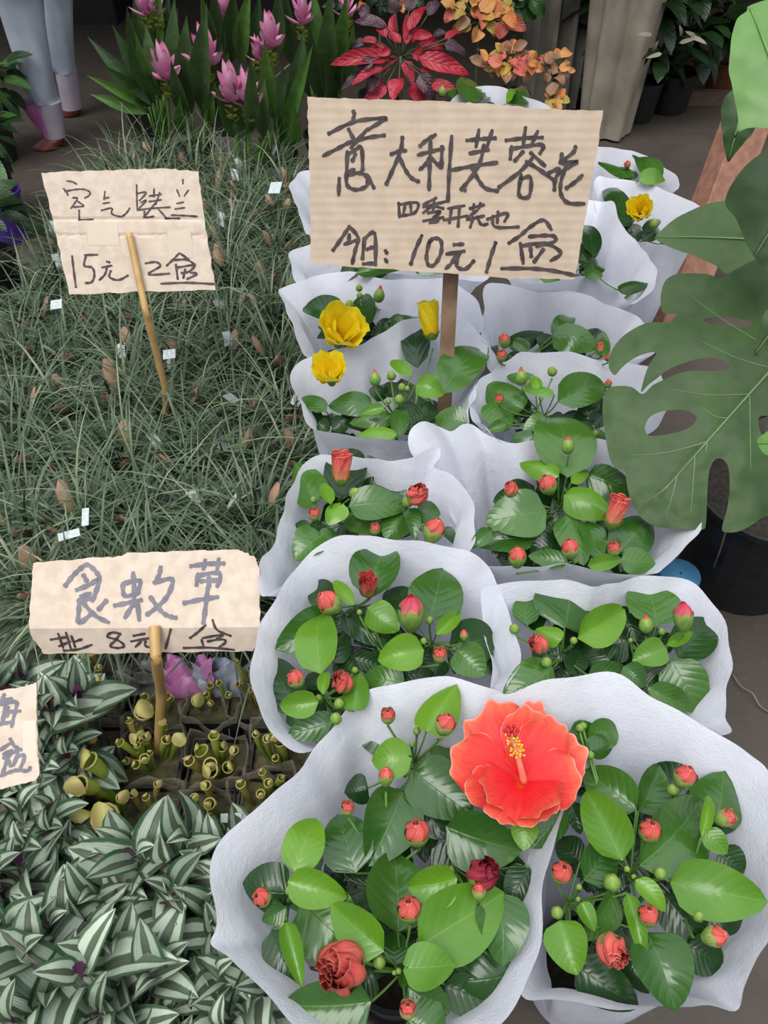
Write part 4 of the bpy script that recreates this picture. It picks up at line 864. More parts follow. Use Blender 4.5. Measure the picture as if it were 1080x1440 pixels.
# ---------------------------------------------------------------- striped wandering plants
def zebra_plant(seed):
    rnd = random.Random(seed); t = thing('striped_wandering_plant', '', 'plant')
    pot(t, 0, 0, .034, .044, .08, 'pot_black', 'soil'); sm = MB()
    for s in range(4):
        a = s * 2.0944 + rnd.uniform(-.4, .4); r = rnd.uniform(.015, .042) if s else .0
        top = Vector((math.cos(a) * r, math.sin(a) * r, rnd.uniform(.17, .215))); d = Vector((math.cos(a) * .35, math.sin(a) * .35, 1)).normalized()
        sm.tube(bez(Vector((math.cos(a) * .012, math.sin(a) * .012, .06)), Vector((math.cos(a) * r * .8, math.sin(a) * r * .8, .12)), top, 5), .0022, 5)
        th = rnd.uniform(0, 6.28)
        for k in range(6):
            th += 2.3 + rnd.uniform(-.3, .3); f = k / 5; L = lerp(.100, .048, f) * rnd.uniform(.8, 1.15); el = lerp(-.15, 1.05, f) + rnd.uniform(-.35, .35)
            b = top + d * (-.045 + .05 * f); dv = Vector((math.cos(th) * math.cos(el), math.sin(th) * math.cos(el), math.sin(el)))
            leaf(t, b + dv * .003, b + dv * L, L * rnd.uniform(.46, .56), 'zebra', Vector((-dv.x * .6, -dv.y * .6, 1)), bend=rnd.uniform(.08, .2), roll=rnd.gauss(0, .45), fold=.45, wave=.03, nu=6, nv=7, rnd=rnd)
        if rnd.random() < .4: leaf(t, top, top + d * .03, .014, 'purple_leaf', Vector((rnd.uniform(-1, 1), -1, .2)), nu=4, nv=5, name='leaf_bud', rnd=rnd)
    sm.build('stem', 'dark_stem', t)
    return t
zp = [zebra_plant(50 + i) for i in range(5)]
zs = [(40,1125,.14,'shortest, right under the cut-off sign'),(62,985,.24,'tallest shoot at the right edge of the cut-off sign'),(18,985,.12,'behind the cut-off sign'),(98,1070,.17,'between the cut-off sign and the pitcher plants'),(-20,1185,.18,'just below the cut-off sign, at the frame edge'),(70,1170,.19,'below right of the cut-off sign'),
      (18,1240,.22,'two pots below the cut-off sign'),(150,1228,.21,'just below the peach frilled pitcher hoods'),(232,1203,.24,'reaching highest beside the pitcher plants'),(318,1208,.22,'tucked against the left flare of the front white wrap'),(110,1290,.22,'in the middle left of the striped patch'),
      (205,1280,.23,'in the very middle of the striped patch'),(292,1275,.22,'touching the narrowest part of the front white wrap edge'),(15,1330,.22,'at the left frame edge, second from the bottom'),(60,1395,.27,'with the broadest leaves near the bottom left corner'),(160,1375,.25,'right of the broadest leaves at the bottom'),(255,1370,.22,'under the pointed corner of the front white wrap'),(335,1410,.22,'at the bottom, nearest under the front white wrap'),(200,1450,.22,'cut by the bottom edge mid patch'),(-40,1420,.22,'in the bottom left corner, mostly out of frame'),(110,1460,.2,'cut by the bottom edge below the broadest leaves')]
for i, (x, y, z, w) in enumerate(zs):
    o = zp[i] if i < 5 else copy_tree(zp[r3.randrange(5)]); p = at(x, y, z); o.location = (p.x, p.y, 0); s = z / .215; s = max(.85, min(1.3, s)); o.scale = (s, s, s); o.rotation_euler = (0, 0, r3.uniform(0, 6.28))
    o['label'] = 'silver and green striped plant ' + w; o['group'] = 'striped wandering plants at the lower left'
# ---------------------------------------------------------------- pitcher plants
def make_pitcher(t, base, top, r, hood=1., rnd=RN):
    d = top - base; side = Vector((rnd.uniform(-1, 1), rnd.uniform(-1, 1), 0)).normalized(); mid = (base + top) * .5 + side * d.length * .10 + Vector((d.x, d.y, 0)) * -.12
    mb = MB(); pts = bez(base, mid, top, 8)
    mb.tube(pts, lambda q: r * (.25 + .75 * q ** .8), 8, cap=False); o = mb.build('pitcher', 'pitcher', t)
    ax = (pts[-1] - pts[-2]).normalized(); bk = -side; X = ax.cross(bk).normalized(); Yv = X.cross(ax)
    rows = []
    for i in range(5):
        q = i / 4; w = r * 1.05 * hood * math.sin(math.pi * (.22 + .70 * q)); rows.append([top + Yv * (r * (1 - 1.5 * q * hood)) + ax * (r * (.2 + 1.3 * math.sin(q * 2.2))) + X * (w * u) + ax * (-.25 * r * u * u) for u in (-1, -.5, 0, .5, 1)])
    mb = MB(); mb.grid(rows); mb.tube([top + (X * math.cos(a) + Yv * math.sin(a)) * r * 1.05 for a in [k * .524 for k in range(13)]], r * .16, 5, cap=False)
    mb.build('hood', 'pitcher_lip', o); return o
def pitcher_pot(label, px, py, n, rr, h, seed, big=()):
    p = at(px, py, .10); rnd = random.Random(seed); t = thing('pitcher_plant', label, 'plant', (p.x, p.y, 0), 'pitcher plants in square black pots')
    c = Vector((p.x, p.y, 0)); mb = MB(); hw = .043; H = .085
    for sx, sy, ax, ay in ((0, 1, hw, .0012), (0, -1, hw, .0012), (1, 0, .0012, hw), (-1, 0, .0012, hw)):
        mb.box(c + Vector((sx * hw, sy * hw, H * .5 + .001)), Vector((ax, 0, 0)), Vector((0, ay, 0)), Vector((0, 0, H * .5)))
    mb.box(c + Vector((0, 0, .003)), Vector((hw, 0, 0)), Vector((0, hw, 0)), Vector((0, 0, .002))); mb.build('pot', 'pot_black', t, smooth=False)
    mb = MB(); mb.grid([[c + Vector((lerp(-.041, .041, i / 8), lerp(-.041, .041, j / 8), .072 + rnd.uniform(0, .006))) for i in range(9)] for j in range(9)]); mb.build('soil', 'moss', t)
    for k in range(n):
        a = rnd.uniform(0, 6.28); q = rnd.uniform(.2, 1); b = c + Vector((math.cos(a) * .012, math.sin(a) * .012, .06)); e = c + Vector((math.cos(a) * .038 * q, math.sin(a) * .046 * q, .07 + h * rnd.uniform(.6, 1.5)))
        make_pitcher(t, b, e, rr * rnd.uniform(.8, 1.35), rnd.uniform(.7, 1.0), rnd)
    for (bx, by, tx, ty, z0, z1, r) in big: make_pitcher(t, at(bx, by, z0), at(tx, ty, z1), r, 1.25, rnd)
    rows = []; m = 32
    for i in range(8):
        tt = i / 7; rowv = []
        for q in range(m):
            th = q / m * 6.283; sq = 1 / max(abs(math.cos(th)), abs(math.sin(th))) ** .8; r = (.045 + .012 * tt ** 2 + .006 * tt * math.sin(5 * th + seed)) * sq * (1 - .10 * tt)
            rowv.append(c + Vector((math.cos(th) * r, math.sin(th) * r, .03 + (.068 + .018 * math.sin(3 * th + seed)) * math.sin(tt * 2.2) + .006 * math.sin(9 * th) * tt)))
        rows.append(rowv)
    mb = MB(); mb.grid(rows, closed=True); mb.build('netting', 'net', t); return t
PL = [(138,968,'pitcher plant with hooked green pitchers, back row left',7,.006,.09,()),(222,985,'pitcher plant half behind the bamboo stick, pale round hood, back row',4,.006,.05,((215,1010,202,1000,.08,.15,.013),)),(300,978,'pitcher plant with small yellow trumpets, back row third',5,.005,.05,((285,1000,278,985,.07,.13,.009),)),(358,972,'thin reddish pitcher plant against the white wrap, back row right end',11,.0035,.08,()),
  (120,1050,'pitcher plant with slim pale trumpets beside a peach hood, left end of middle row',7,.005,.07,((110,1035,112,1032,.09,.16,.010),)),(212,1060,'busiest pitcher plant, many small yellow-green trumpets, at the foot of the bamboo',17,.0052,.06,((240,1068,252,1040,.08,.15,.009),(205,1075,190,1040,.08,.15,.007))),(303,1068,'pitcher plant with smooth lime pitchers, third in middle row',8,.008,.06,()),(392,1052,'pitcher plant of tall slanting pitchers in the gap between two white wraps',12,.0062,.11,()),
  (118,1130,'pitcher plant with two thick bright green tubes leaning left, front row',4,.006,.05,((165,1120,125,1070,.09,.19,.012),(175,1135,112,1105,.08,.18,.013),(150,1165,148,1150,.08,.17,.017),(120,1170,112,1152,.08,.16,.012),(175,1150,172,1122,.08,.14,.008))),(205,1140,'low pitcher plant under the netting seam, front row middle',5,.005,.04,()),(290,1140,'low frilly pitcher plant above the tallest striped shoot, front row',7,.006,.05,()),(368,1115,'small pitcher plant by the white wrap edge, front row right end',5,.005,.05,())]
for i, (x, y, lab, n, rr, h, big) in enumerate(PL): pitcher_pot(lab, x, y, n, rr, h, 70 + i, big)
# ---------------------------------------------------------------- crumpled plastic between the sections
def crumple(name, label, cat, px, py, z, wx, wy, mat, seed):
    p = at(px, py, z); rnd = random.Random(seed); t = MB(); n = 12; a, b = rnd.uniform(0, 6), rnd.uniform(0, 6)
    rows = [[p + Vector((lerp(-wx, wx, i / n) + rnd.uniform(-.004, .004), lerp(-wy, wy, j / n) + rnd.uniform(-.004, .004), .018 * math.sin(i * .9 + a + j * .5) + .012 * math.sin(j * 1.7 + b) + rnd.uniform(-.004, .004) - .05 * (2 * abs(j / n - .5)) ** 2)) for i in range(n + 1)] for j in range(n + 1)]
    t.grid(rows); o = t.build(name, mat); tag(o, label, cat); return o
crumple('plastic_bag', 'magenta plastic film just under the creased sign, right of its bamboo', 'bag', 262, 938, .13, .045, .03, 'cover_pink', 1)
crumple('plastic_bag', 'pale blue plastic film under the right end of the creased sign', 'bag', 322, 940, .12, .06, .03, 'sleeve_grey', 2)
crumple('plastic_bag', 'hazy plastic film under the left part of the creased sign', 'bag', 175, 938, .13, .07, .03, 'film_hazy', 3)
def flat_tag(px, py, z, w, h, lab, rot=.2):
    p = at(px, py, z); u = Vector((math.cos(rot), math.sin(rot), .1)) * w; v = Vector((-math.sin(rot), math.cos(rot), .5)).normalized() * h; mb = MB(); mb.box(p, u * .5, v * .5, u.cross(v).normalized() * .0004); o = mb.build('paper_tag', 'tag', smooth=False); tag(o, lab, 'tag')
flat_tag(325, 1150, .16, .030, .012, 'blank white tag above the striped leaves near the white wrap', 0)
flat_tag(103, 1108, .18, .018, .020, 'small printed tag beside the thick green pitchers', .6)
flat_tag(120, 727, .27, .012, .032, 'bright white strip tag in the grass above the creased sign', .1)
flat_tag(97, 752, .26, .036, .014, 'curled pale tag lying left of the bright strip tag', .3)
flat_tag(79, 428, .30, .026, .024, 'white tag at the lower left corner of the faint small sign', .1)
flat_tag(238, 498, .30, .026, .022, 'printed tag touching the bamboo stick of the faint small sign', .1)
flat_tag(387, 264, .30, .034, .040, 'pale tag left of the farthest white wrap rim', -.2)
flat_tag(98, 1345, .26, .026, .012, 'lilac slip of paper lying on the striped leaves', .4)
# ---------------------------------------------------------------- pink flowered ginger-like plants
def upright(px, py, Y): return atY(px, py, Y)
def curcuma(label, bx, Y, leaves, flowers, seed):
    rnd = random.Random(seed); b = atY(bx, 200, Y); t = thing('pink_bract_ginger', label, 'plant', (b.x, Y, 0), 'pink flowering gingers at the back')
    pot(t, b.x, Y, .06, .075, .12, 'pot_black')
    for (x0, y0, x1, y1, w, br) in leaves:
        p = atY(x0, y0, Y + rnd.uniform(-.04, .04)); e = atY(x1, y1, Y + rnd.uniform(-.15, .05) - .05); o = Vector((b.x + (p.x - b.x) * .3, Y, .10))
        leaf(t, p, e, px2m(w, e), 'curcuma_bright' if br else 'curcuma_leaf', Vector((rnd.uniform(-.4, .4), -1, .35)), bend=rnd.uniform(.03, .10), fold=.5, shape='lance', nu=6, nv=10, rnd=rnd)
        mb = MB(); mb.tube(bez(o, (o + p) * .5 + Vector((0, .01, 0)), p, 4), .004, 5); mb.build('leaf_stalk', 'stem', t)
    for (x, y, w, h) in flowers:
        q = atY(x, y, Y - .07); s = px2m(1, q); base = q - Vector((0, 0, h * s * .5)); f = MB(); o = Vector((b.x + (q.x - b.x) * .4, Y, .10))
        f.tube(bez(o, (o + base) * .5, base, 5), .006, 6); fo = f.build('flower_stem', 'stem', t)
        for k in range(9):
            th = k * 2.4; d = Vector((math.cos(th), math.sin(th), 0)); z0 = -h * s * (.55 - .05 * k); pb = base + Vector((0, 0, z0)); pt_ = pb + d * .024 + Vector((0, 0, .022)); petal(fo, pb, pt_, .030, Vector((-d.x, -d.y, .5)), .2, .03, 'curcuma_green', 'green_bract', k, nu=5, nv=5)
        for k in range(10):
            th = k * 2.4 + 1; d = Vector((math.cos(th), math.sin(th), 0)); f_ = k / 9; pb = base + Vector((0, 0, -.012 + .03 * f_)); sp = lerp(.95, .12, f_); ln = h * s * rnd.uniform(.9, 1.1) * lerp(.70, .95, f_)
            leaf(fo, pb, pb + (d * sp + Vector((0, 0, 1 - sp * .55))) * ln, w * s * .52, 'curcuma', Vector((-d.x, -d.y, .4)), bend=-.10, fold=.5, nu=6, nv=8, name='pink_bract', rnd=rnd)
curcuma('pink ginger with leaves fanning out over the bare floor, leftmost', 225, 3.0, [(215,150,122,50,20,0),(215,145,157,34,22,0),(218,150,145,92,26,0),(210,150,122,106,17,1),(208,160,126,132,18,1),(220,140,178,42,24,0),(228,140,190,45,22,1),(225,140,205,35,26,0),(230,135,228,60,20,0),(240,180,225,140,18,1)], [(229, 84, 40, 50)], 1)
curcuma('pink ginger with one large bloom above broad upright leaves, second from left', 272, 3.05, [(255,150,245,-5,32,0),(270,160,262,20,34,0),(285,160,290,5,34,0),(300,165,312,60,28,0),(265,165,240,85,24,0),(292,180,300,120,22,1),(262,190,252,135,20,1)], [(287, 64, 48, 52)], 2)
curcuma('pink ginger with twin blooms side by side, lowest of the pink flowers', 338, 2.85, [(345,190,320,95,22,0),(352,190,352,80,24,0),(330,195,300,115,22,0),(365,200,378,195,14,1),(362,228,378,195,20,1),(345,200,330,130,24,0),(370,195,372,110,24,0)], [(322, 115, 44, 50), (347, 122, 42, 50)], 3)
curcuma('pink ginger with a bloom beside tall folded leaves, centre', 388, 3.0, [(385,170,372,55,26,1),(392,190,398,90,26,0),(400,205,440,62,24,1),(385,210,432,108,22,0),(405,180,428,40,26,0),(370,180,360,70,22,0),(405,205,415,150,24,1)], [(378, 40, 40, 46), (362, 68, 18, 30)], 4)
curcuma('ginger of tall bright leaves with a small pink bloom, left of the crimson plant', 455, 3.2, [(450,130,440,-20,30,1),(462,135,465,-20,34,0),(470,140,488,-10,32,1),(455,145,435,30,26,0),(470,140,478,60,22,0),(480,130,498,30,20,1),(440,140,425,50,24,0),(462,150,456,75,20,0)], [(424, 8, 26, 44), (486, -2, 16, 40)], 5)
curcuma('ginger with yellow-green flower stalks at the top frame edge, left', 210, 3.5, [(205,90,190,-20,22,0),(215,90,225,-20,26,1),(225,95,238,-10,24,0),(200,90,178,10,20,0),(230,90,250,10,22,0)], [(202, -2, 24, 40), (218, 2, 22, 34)], 6)
curcuma('ginger behind the others at the top frame edge, middle', 320, 3.55, [(310,90,300,-20,26,0),(325,90,330,-20,28,0),(340,90,352,-20,26,1),(350,95,365,-10,24,0),(300,90,282,-10,26,1),(385,90,392,-20,26,0),(408,90,400,-20,26,0)], [(316, 4, 36, 36)], 7)
# ---------------------------------------------------------------- crimson and orange foliage plants
fR = Fr(460, 0, 5.4); fO = Fr(620, 0, 5.4)
def slant_plant(name, label, bx, Y, fr, leaves, centre, tilt, seed, cat='plant', fill=(), group=None, potmat='pot_black', lz=.02):
    rnd = random.Random(seed); p0 = atY(*fr(*centre), Y); n = tilt.normalized(); t = thing(name, label, cat, (p0.x, Y, 0), group)
    pot(t, p0.x, Y, .07, .09, .14, potmat); mb = MB(); mb.tube(bez(Vector((p0.x, Y, .12)), Vector((p0.x, Y, .3)), p0 - n * .03, 6), .006, 6)
    for l in leaves:
        x0, y0, x1, y1, w, m = l[:6]; off = rnd.uniform(-.04, .02)
        b = atP(*fr(x0, y0), p0 + n * off, n); e = atP(*fr(x1, y1), p0 + n * (off + rnd.uniform(-.04, lz)), n)
        leaf(t, b, e, px2m(w / fr.k, e), m, n + Vector((rnd.uniform(-.5, .5), rnd.uniform(-.3, .3), rnd.uniform(-.3, .3))), bend=rnd.uniform(.05, .2), fold=rnd.uniform(.1, .6), wave=.08, nu=6, nv=8, rnd=rnd)
        mb.tube([p0 - n * .04, b], .0022, 5, cap=False)
    mb.build('stem', 'dark_stem', t); return t
R_ = 'red_leaf'; P_ = 'plum_leaf'
slant_plant('crimson_foliage_plant', 'crimson star-shaped foliage plant with plum old leaves behind the big sign', 560, 3.0, fR,
  [(480,440,15,490,120,R_),(430,520,175,655,75,R_),(450,470,385,510,60,R_),(590,460,645,640,95,R_),(545,590,500,770,125,R_),(450,640,285,770,110,R_),(640,630,745,770,125,R_),(690,440,1085,570,135,R_),(690,330,895,365,95,R_),(650,270,805,272,75,R_),(620,240,755,42,85,R_),(595,340,610,100,80,R_),(520,330,520,95,80,R_),(450,290,335,150,85,R_),(380,310,255,305,55,R_),(700,530,870,520,45,R_),(790,640,985,680,95,R_),(890,300,1020,245,55,R_),(480,380,380,420,60,R_),(640,400,760,440,90,R_),(470,430,330,340,80,R_),(560,330,470,240,60,R_),(620,330,700,200,70,R_),(540,420,430,560,50,R_),
   (450,200,195,160,95,P_),(290,310,165,370,60,P_),(380,460,340,605,70,P_),(300,520,95,695,60,P_),(520,100,510,-30,120,P_),(620,90,645,-50,90,P_),(890,330,1055,410,95,P_),(800,285,925,255,60,P_),(350,440,240,560,90,P_),(700,560,820,760,120,P_),(400,600,300,700,100,P_),(760,120,860,20,90,P_),(330,120,240,60,90,P_)], (560, 390), Vector((0, -.75, .66)), 9)
def cluster(rnd, cx, cy, rx, ry, n, s0, s1, mats):
    out = []
    for k in range(n):
        a = rnd.uniform(0, 6.283); q = rnd.random() ** .5; x, y = cx + math.cos(a) * rx * q, cy + math.sin(a) * ry * q; s = rnd.uniform(s0, s1); th = a + rnd.uniform(-.9, .9)
        out.append((x - math.cos(th) * s * .4, y - math.sin(th) * s * .4, x + math.cos(th) * s * .6, y + math.sin(th) * s * .6, s * rnd.uniform(.6, .85), rnd.choice(mats)))
    return out
rr_ = random.Random(21); OM = ['orange_leaf', 'orange_leaf', 'pink_leaf', 'yellow_leaf', 'brown_leaf']
slant_plant('orange_foliage_plant', 'orange and yellow foliage plant at the top edge, right of the crimson one', 700, 3.45, fO, cluster(rr_, 270, 110, 260, 150, 34, 90, 150, OM + ['yellow_leaf']) + [(470,150,650,230,110,'pink_leaf'),(480,170,440,300,110,'pink_leaf')], (300, 130), Vector((0, -.8, .6)), 10)
slant_plant('orange_foliage_plant', 'frilly salmon foliage plant just above the right half of the big sign', 720, 2.95, fO, cluster(rr_, 520, 470, 250, 130, 40, 80, 130, OM + ['pink_leaf']), (540, 470), Vector((0, -.75, .66)), 11)
slant_plant('withered_foliage_plant', 'brown withered foliage plant against the draped post', 780, 2.95, fO, cluster(rr_, 880, 520, 110, 120, 18, 60, 110, ['brown_leaf', 'brown_leaf', 'orange_leaf']) + cluster(rr_, 880, 740, 110, 60, 10, 90, 150, ['yellow_leaf', 'orange_leaf', 'brown_leaf']), (880, 560), Vector((0, -.75, .66)), 12)
slant_plant('green_foliage_plant', 'plain green leafy plant between the orange leaves and the grimy sheeting', 735, 3.6, fO, cluster(rr_, 560, 40, 180, 110, 22, 120, 190, ['mid_foliage']), (580, 60), Vector((0, -.85, .5)), 13)
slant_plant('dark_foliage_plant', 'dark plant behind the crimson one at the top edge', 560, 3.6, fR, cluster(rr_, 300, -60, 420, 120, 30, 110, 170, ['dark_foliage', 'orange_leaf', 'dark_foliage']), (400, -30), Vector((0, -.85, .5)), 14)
# ---------------------------------------------------------------- draped post and sheeting
pb = at(855, 203, 0); CX, CY = pb.x, pb.y + .10
t = thing('draped_post', 'post draped in dusty beige cloth with long folds, behind the farthest wrap', 'post', (CX, CY, 0))
mb = MB(); mb.tube([Vector((CX, CY, .0)), Vector((CX, CY, 2.5))], .04, 10); mb.build('post', 'bar', t)
rows = []
for i in range(26):
    tt = i / 25; z = .01 + tt * 2.3; row = []
    for q in range(56):
        th = q / 56 * 6.283; r = (.085 + .040 * min(1, tt * 3)) * (1 + .08 * math.sin(2 * th + 2.4 * tt + 2) + .16 * math.sin(5 * th - 2.5 * tt + 1) + .07 * math.sin(9 * th + 3 * tt))
        row.append(Vector((CX + math.cos(th) * r * 1.08 + .02 * tt, CY + math.sin(th) * r, z)))
    rows.append(row)
mb = MB(); mb.grid(rows, closed=True); mb.build('cloth', 'cloth', t)
a, b = atY(735, 60, 3.75), atY(825, 60, 3.75)
mb = MB(); mb.grid([[Vector((lerp(a.x, b.x, i / 20), 3.75 + .03 * math.sin(i * 1.1 + j * .2) + .015 * math.sin(i * 2.3), .02 + j * .11)) for i in range(21)] for j in range(18)])
o = mb.build('plastic_sheeting', 'cloth_dark'); tag(o, 'grimy grey sheeting hanging left of the draped post', 'sheeting')
# ---------------------------------------------------------------- tall sleeved plants at the top left
def sleeved(label, rings, Y, seed, pink):
    rnd = random.Random(seed); P = []
    for (xl, xr, y) in rings:
        l, r_ = atY(xl, y, Y), atY(xr, y, Y); P.append(((l + r_) * .5, (r_ - l).length * .5))
    base = P[-1][0]; t = thing('sleeved_tall_plant', label, 'plant', (base.x, Y, 0), 'tall sleeved plants at the top left')
    def loft(name, pr, mat, mod=.04, cap=False):
        pr2 = []
        for i in range(len(pr) - 1):
            for k in range(4): pr2.append((pr[i][0].lerp(pr[i + 1][0], k / 4), lerp(pr[i][1], pr[i + 1][1], k / 4)))
        pr2.append(pr[-1]); rows = []
        for i, (c, r) in enumerate(pr2): rows.append([c + Vector((math.cos(q / 28 * 6.283), math.sin(q / 28 * 6.283), 0)) * r * (1 + mod * math.sin(3 * q / 28 * 6.283 + i * .35) + mod * .6 * math.sin(8 * q / 28 * 6.283 - i * .5)) for q in range(28)])
        rows = rows[::-1]; mb = MB(); b = mb.grid(rows, closed=True)
        if cap: mb.f.append(tuple(b + q for q in range(28))[::-1]); mb.m.append(0); mb.f.append(tuple(b + (len(rows) - 1) * 28 + q for q in range(28))); mb.m.append(0)
        return mb.build(name, mat, t)
    n = len(P); br = P[-1]
    z0 = min(p[0].z for p in P); loft('pot', [(P[-2][0], P[-2][1] * .97), (Vector((P[-1][0].x, Y, .001)), P[-1][1] * .9)], 'pot_brown', 0, True)
    loft('pot_cover', P[-3:-1], 'cover_lilac', .012); loft('paper_sleeve', P[:-2], 'sleeve_grey', .05)
    mb = MB(); mb.tube([P[-3][0] - Vector((0, 0, .05)), P[0][0] + Vector((0, 0, .1))], .012, 8); mb.build('stem', 'dark_stem', t)
    if pink:
        c, r = P[-3]; c2, r2 = P[-2]; rows = []
        for i in range(6):
            f = i / 5; cc = c.lerp(c2, f); rad = lerp(r, r2, f) * 1.04; rows.append([cc + Vector((math.cos(a_), math.sin(a_), 0)) * (rad * (1 + .03 * math.sin(i * 2 + a_ * 6)) + (.05 * (1 - f) if 4 < k < 12 else 0)) for k, a_ in enumerate([lerp(2.0, 4.4, q / 16) for q in range(17)])])
        mb = MB(); mb.grid(rows[::-1]); mb.build('pink_cover', 'cover_pink', t)
    return t
sleeved('tall plant in a blue-grey sleeve over a pink and lilac covered pot', [(-35,62,-60),(-5,58,-5),(14,66,55),(34,78,120),(44,82,141),(48,85,143),(64,92,192),(38 + 6,90,208)], 3.38, 1, True)
sleeved('tall blue-grey sleeved plant standing behind the pink covered one', [(48,108,-60),(55,101,0),(66,103,60),(76,107,98),(78,108,101),(88,115,152),(88,113,165)], 3.75, 2, False)
# ---------------------------------------------------------------- dark shelf-side plants at the left edge
def bush(name, label, px, py, z, r, n, mats, seed, potmat, pr, ph, sz=.09, flat=.7, grp=None, loc=None):
    rnd = random.Random(seed); c = at(px, py, z) if loc is None else Vector(loc); t = thing(name, label, 'plant', (c.x, c.y, 0), grp); pot(t, c.x, c.y, pr * .8, pr, ph, potmat); mb = MB()
    mb.tube([Vector((c.x, c.y, ph - .03)), c], .006, 6)
    for k in range(n):
        d = Vector((rnd.gauss(0, 1), rnd.gauss(0, 1), rnd.gauss(0, .8))).normalized(); p = c + Vector((d.x * r, d.y * r, d.z * r * flat)) * rnd.uniform(.45, 1); L = sz * rnd.uniform(.7, 1.3); a = (d + Vector((0, 0, -.3)) + Vector((rnd.uniform(-.4, .4), rnd.uniform(-.4, .4), 0))).normalized()
        leaf(t, p, p + a * L, L * rnd.uniform(.4, .6), rnd.choice(mats), Vector((d.x * .3, -.3, 1)), nu=4, nv=6, rnd=rnd)
        if k % 3 == 0: mb.tube([c - Vector((0, 0, r * .3)), p], .002, 4, cap=False)
    mb.build('branch', 'dark_stem', t); return t
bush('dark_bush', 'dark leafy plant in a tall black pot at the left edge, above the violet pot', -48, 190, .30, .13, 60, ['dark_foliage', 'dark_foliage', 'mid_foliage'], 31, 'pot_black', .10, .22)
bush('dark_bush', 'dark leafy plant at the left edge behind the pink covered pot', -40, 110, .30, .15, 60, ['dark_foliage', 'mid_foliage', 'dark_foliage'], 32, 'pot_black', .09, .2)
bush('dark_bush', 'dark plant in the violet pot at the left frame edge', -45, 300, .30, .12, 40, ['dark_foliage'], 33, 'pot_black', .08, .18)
pv = at(8, 350, 0); t = thing('violet_pot', 'empty violet plastic pot at the left frame edge', 'pot', (pv.x, pv.y + .06, 0)); pot(t, pv.x, pv.y + .06, .055, .075, .17, 'pot_purple')
# dark crate at the top left
cc = at(118, 38, 0); t = thing('black_crate', 'black plastic crate at the top edge behind the sleeved plants', 'crate', (cc.x, cc.y + .25, 0)); mb = MB(); o_ = Vector((cc.x - .12, cc.y + .25, 0)); hx, hy, H = .30, .2, .28
for sx, sy, ax, ay in ((0, 1, hx, .006), (0, -1, hx, .006), (1, 0, .006, hy), (-1, 0, .006, hy)): mb.box(o_ + Vector((sx * hx, sy * hy, H * .5)), Vector((ax, 0, 0)), Vector((0, ay, 0)), Vector((0, 0, H * .5)))
mb.box(o_ + Vector((0, 0, .005)), Vector((hx, 0, 0)), Vector((0, hy, 0)), Vector((0, 0, .005))); mb.build('crate_body', 'pot_black', t, smooth=False)
mb = MB()
for sy in (-1, 1): mb.box(o_ + Vector((0, sy * (hy + .004), H)), Vector((hx + .01, 0, 0)), Vector((0, .010, 0)), Vector((0, 0, .012)))
for sx in (-1, 1): mb.box(o_ + Vector((sx * (hx + .004), 0, H)), Vector((.010, 0, 0)), Vector((0, hy + .01, 0)), Vector((0, 0, .012)))
mb.build('crate_rim', 'pot_black', t, smooth=False)
# ---------------------------------------------------------------- dim background at the top right
bb = at(960, 150, 0); mb = MB(); mb.box(Vector((bb.x + .05, bb.y + .03, .03)), Vector((.55, 0, 0)), Vector((0, .02, 0)), Vector((0, 0, .03))); o = mb.build('timber_rail', 'bar', smooth=False); tag(o, 'low timber rail on the floor in the dim background, right of the draped post', 'rail')
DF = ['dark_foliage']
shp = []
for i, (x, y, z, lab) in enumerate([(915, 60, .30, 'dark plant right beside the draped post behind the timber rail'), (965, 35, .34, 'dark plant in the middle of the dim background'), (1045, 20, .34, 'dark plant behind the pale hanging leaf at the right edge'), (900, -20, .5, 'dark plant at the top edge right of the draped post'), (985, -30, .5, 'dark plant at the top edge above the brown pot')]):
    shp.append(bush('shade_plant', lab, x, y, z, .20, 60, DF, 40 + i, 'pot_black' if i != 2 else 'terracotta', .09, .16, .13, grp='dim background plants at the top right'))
tp = at(1000, 108, 0); t = thing('brown_pot', 'empty brown pot in the dim background behind the timber rail', 'pot', (tp.x, tp.y + .2, 0)); pot(t, tp.x, tp.y + .2, .08, .11, .2, 'terracotta')
# dry pale flowers in the shade
dq = at(948, 62, .46); t = shp[0]; rnd = random.Random(4)
for k in range(7):
    a = rnd.uniform(0, 6.28); b = dq + Vector((rnd.uniform(-.09, .09), rnd.uniform(-.03, .03), rnd.uniform(-.03, .03))); leaf(t, b, b + Vector((math.cos(a) * .06, -.02, math.sin(a) * .04)), .014, 'cloth', Vector((0, -1, .5)), nu=2, nv=5, name='dry_flower', rnd=rnd)
# ---------------------------------------------------------------- leaning reddish post, blue pot, twigs
a = atY(1078, 95, 2.35); b = at(948, 520, .02) + Vector((0, .12, 0)); d = b - a; ax = d.cross(Vector((0, 1, 0))).normalized(); ay = d.cross(ax).normalized()
mb = MB(); mb.box((a + b) * .5, ax * .050, ay * .045, d * .5); o = mb.build('leaning_plank', 'brick', smooth=False)
bv = o.modifiers.new('bevel', 'BEVEL'); bv.width = .004; tag(o, 'reddish rough timber leaning behind the split leaves at the right', 'timber')
q = at(957, 806, .13); t = thing('blue_pot', 'small upturned blue pot half hidden behind the right wraps', 'pot', (q.x, q.y, 0)); mb = MB(); rows = [[Vector((q.x + r * math.cos(k * .262), q.y + r * math.sin(k * .262), z)) for k in range(24)] for r, z in ((.046, 0), (.046, .012), (.042, .012), (.038, .125), (.036, .130), (.002, .130))]; mb.grid(rows, closed=True); mb.build('pot_wall', 'pot_blue', t)
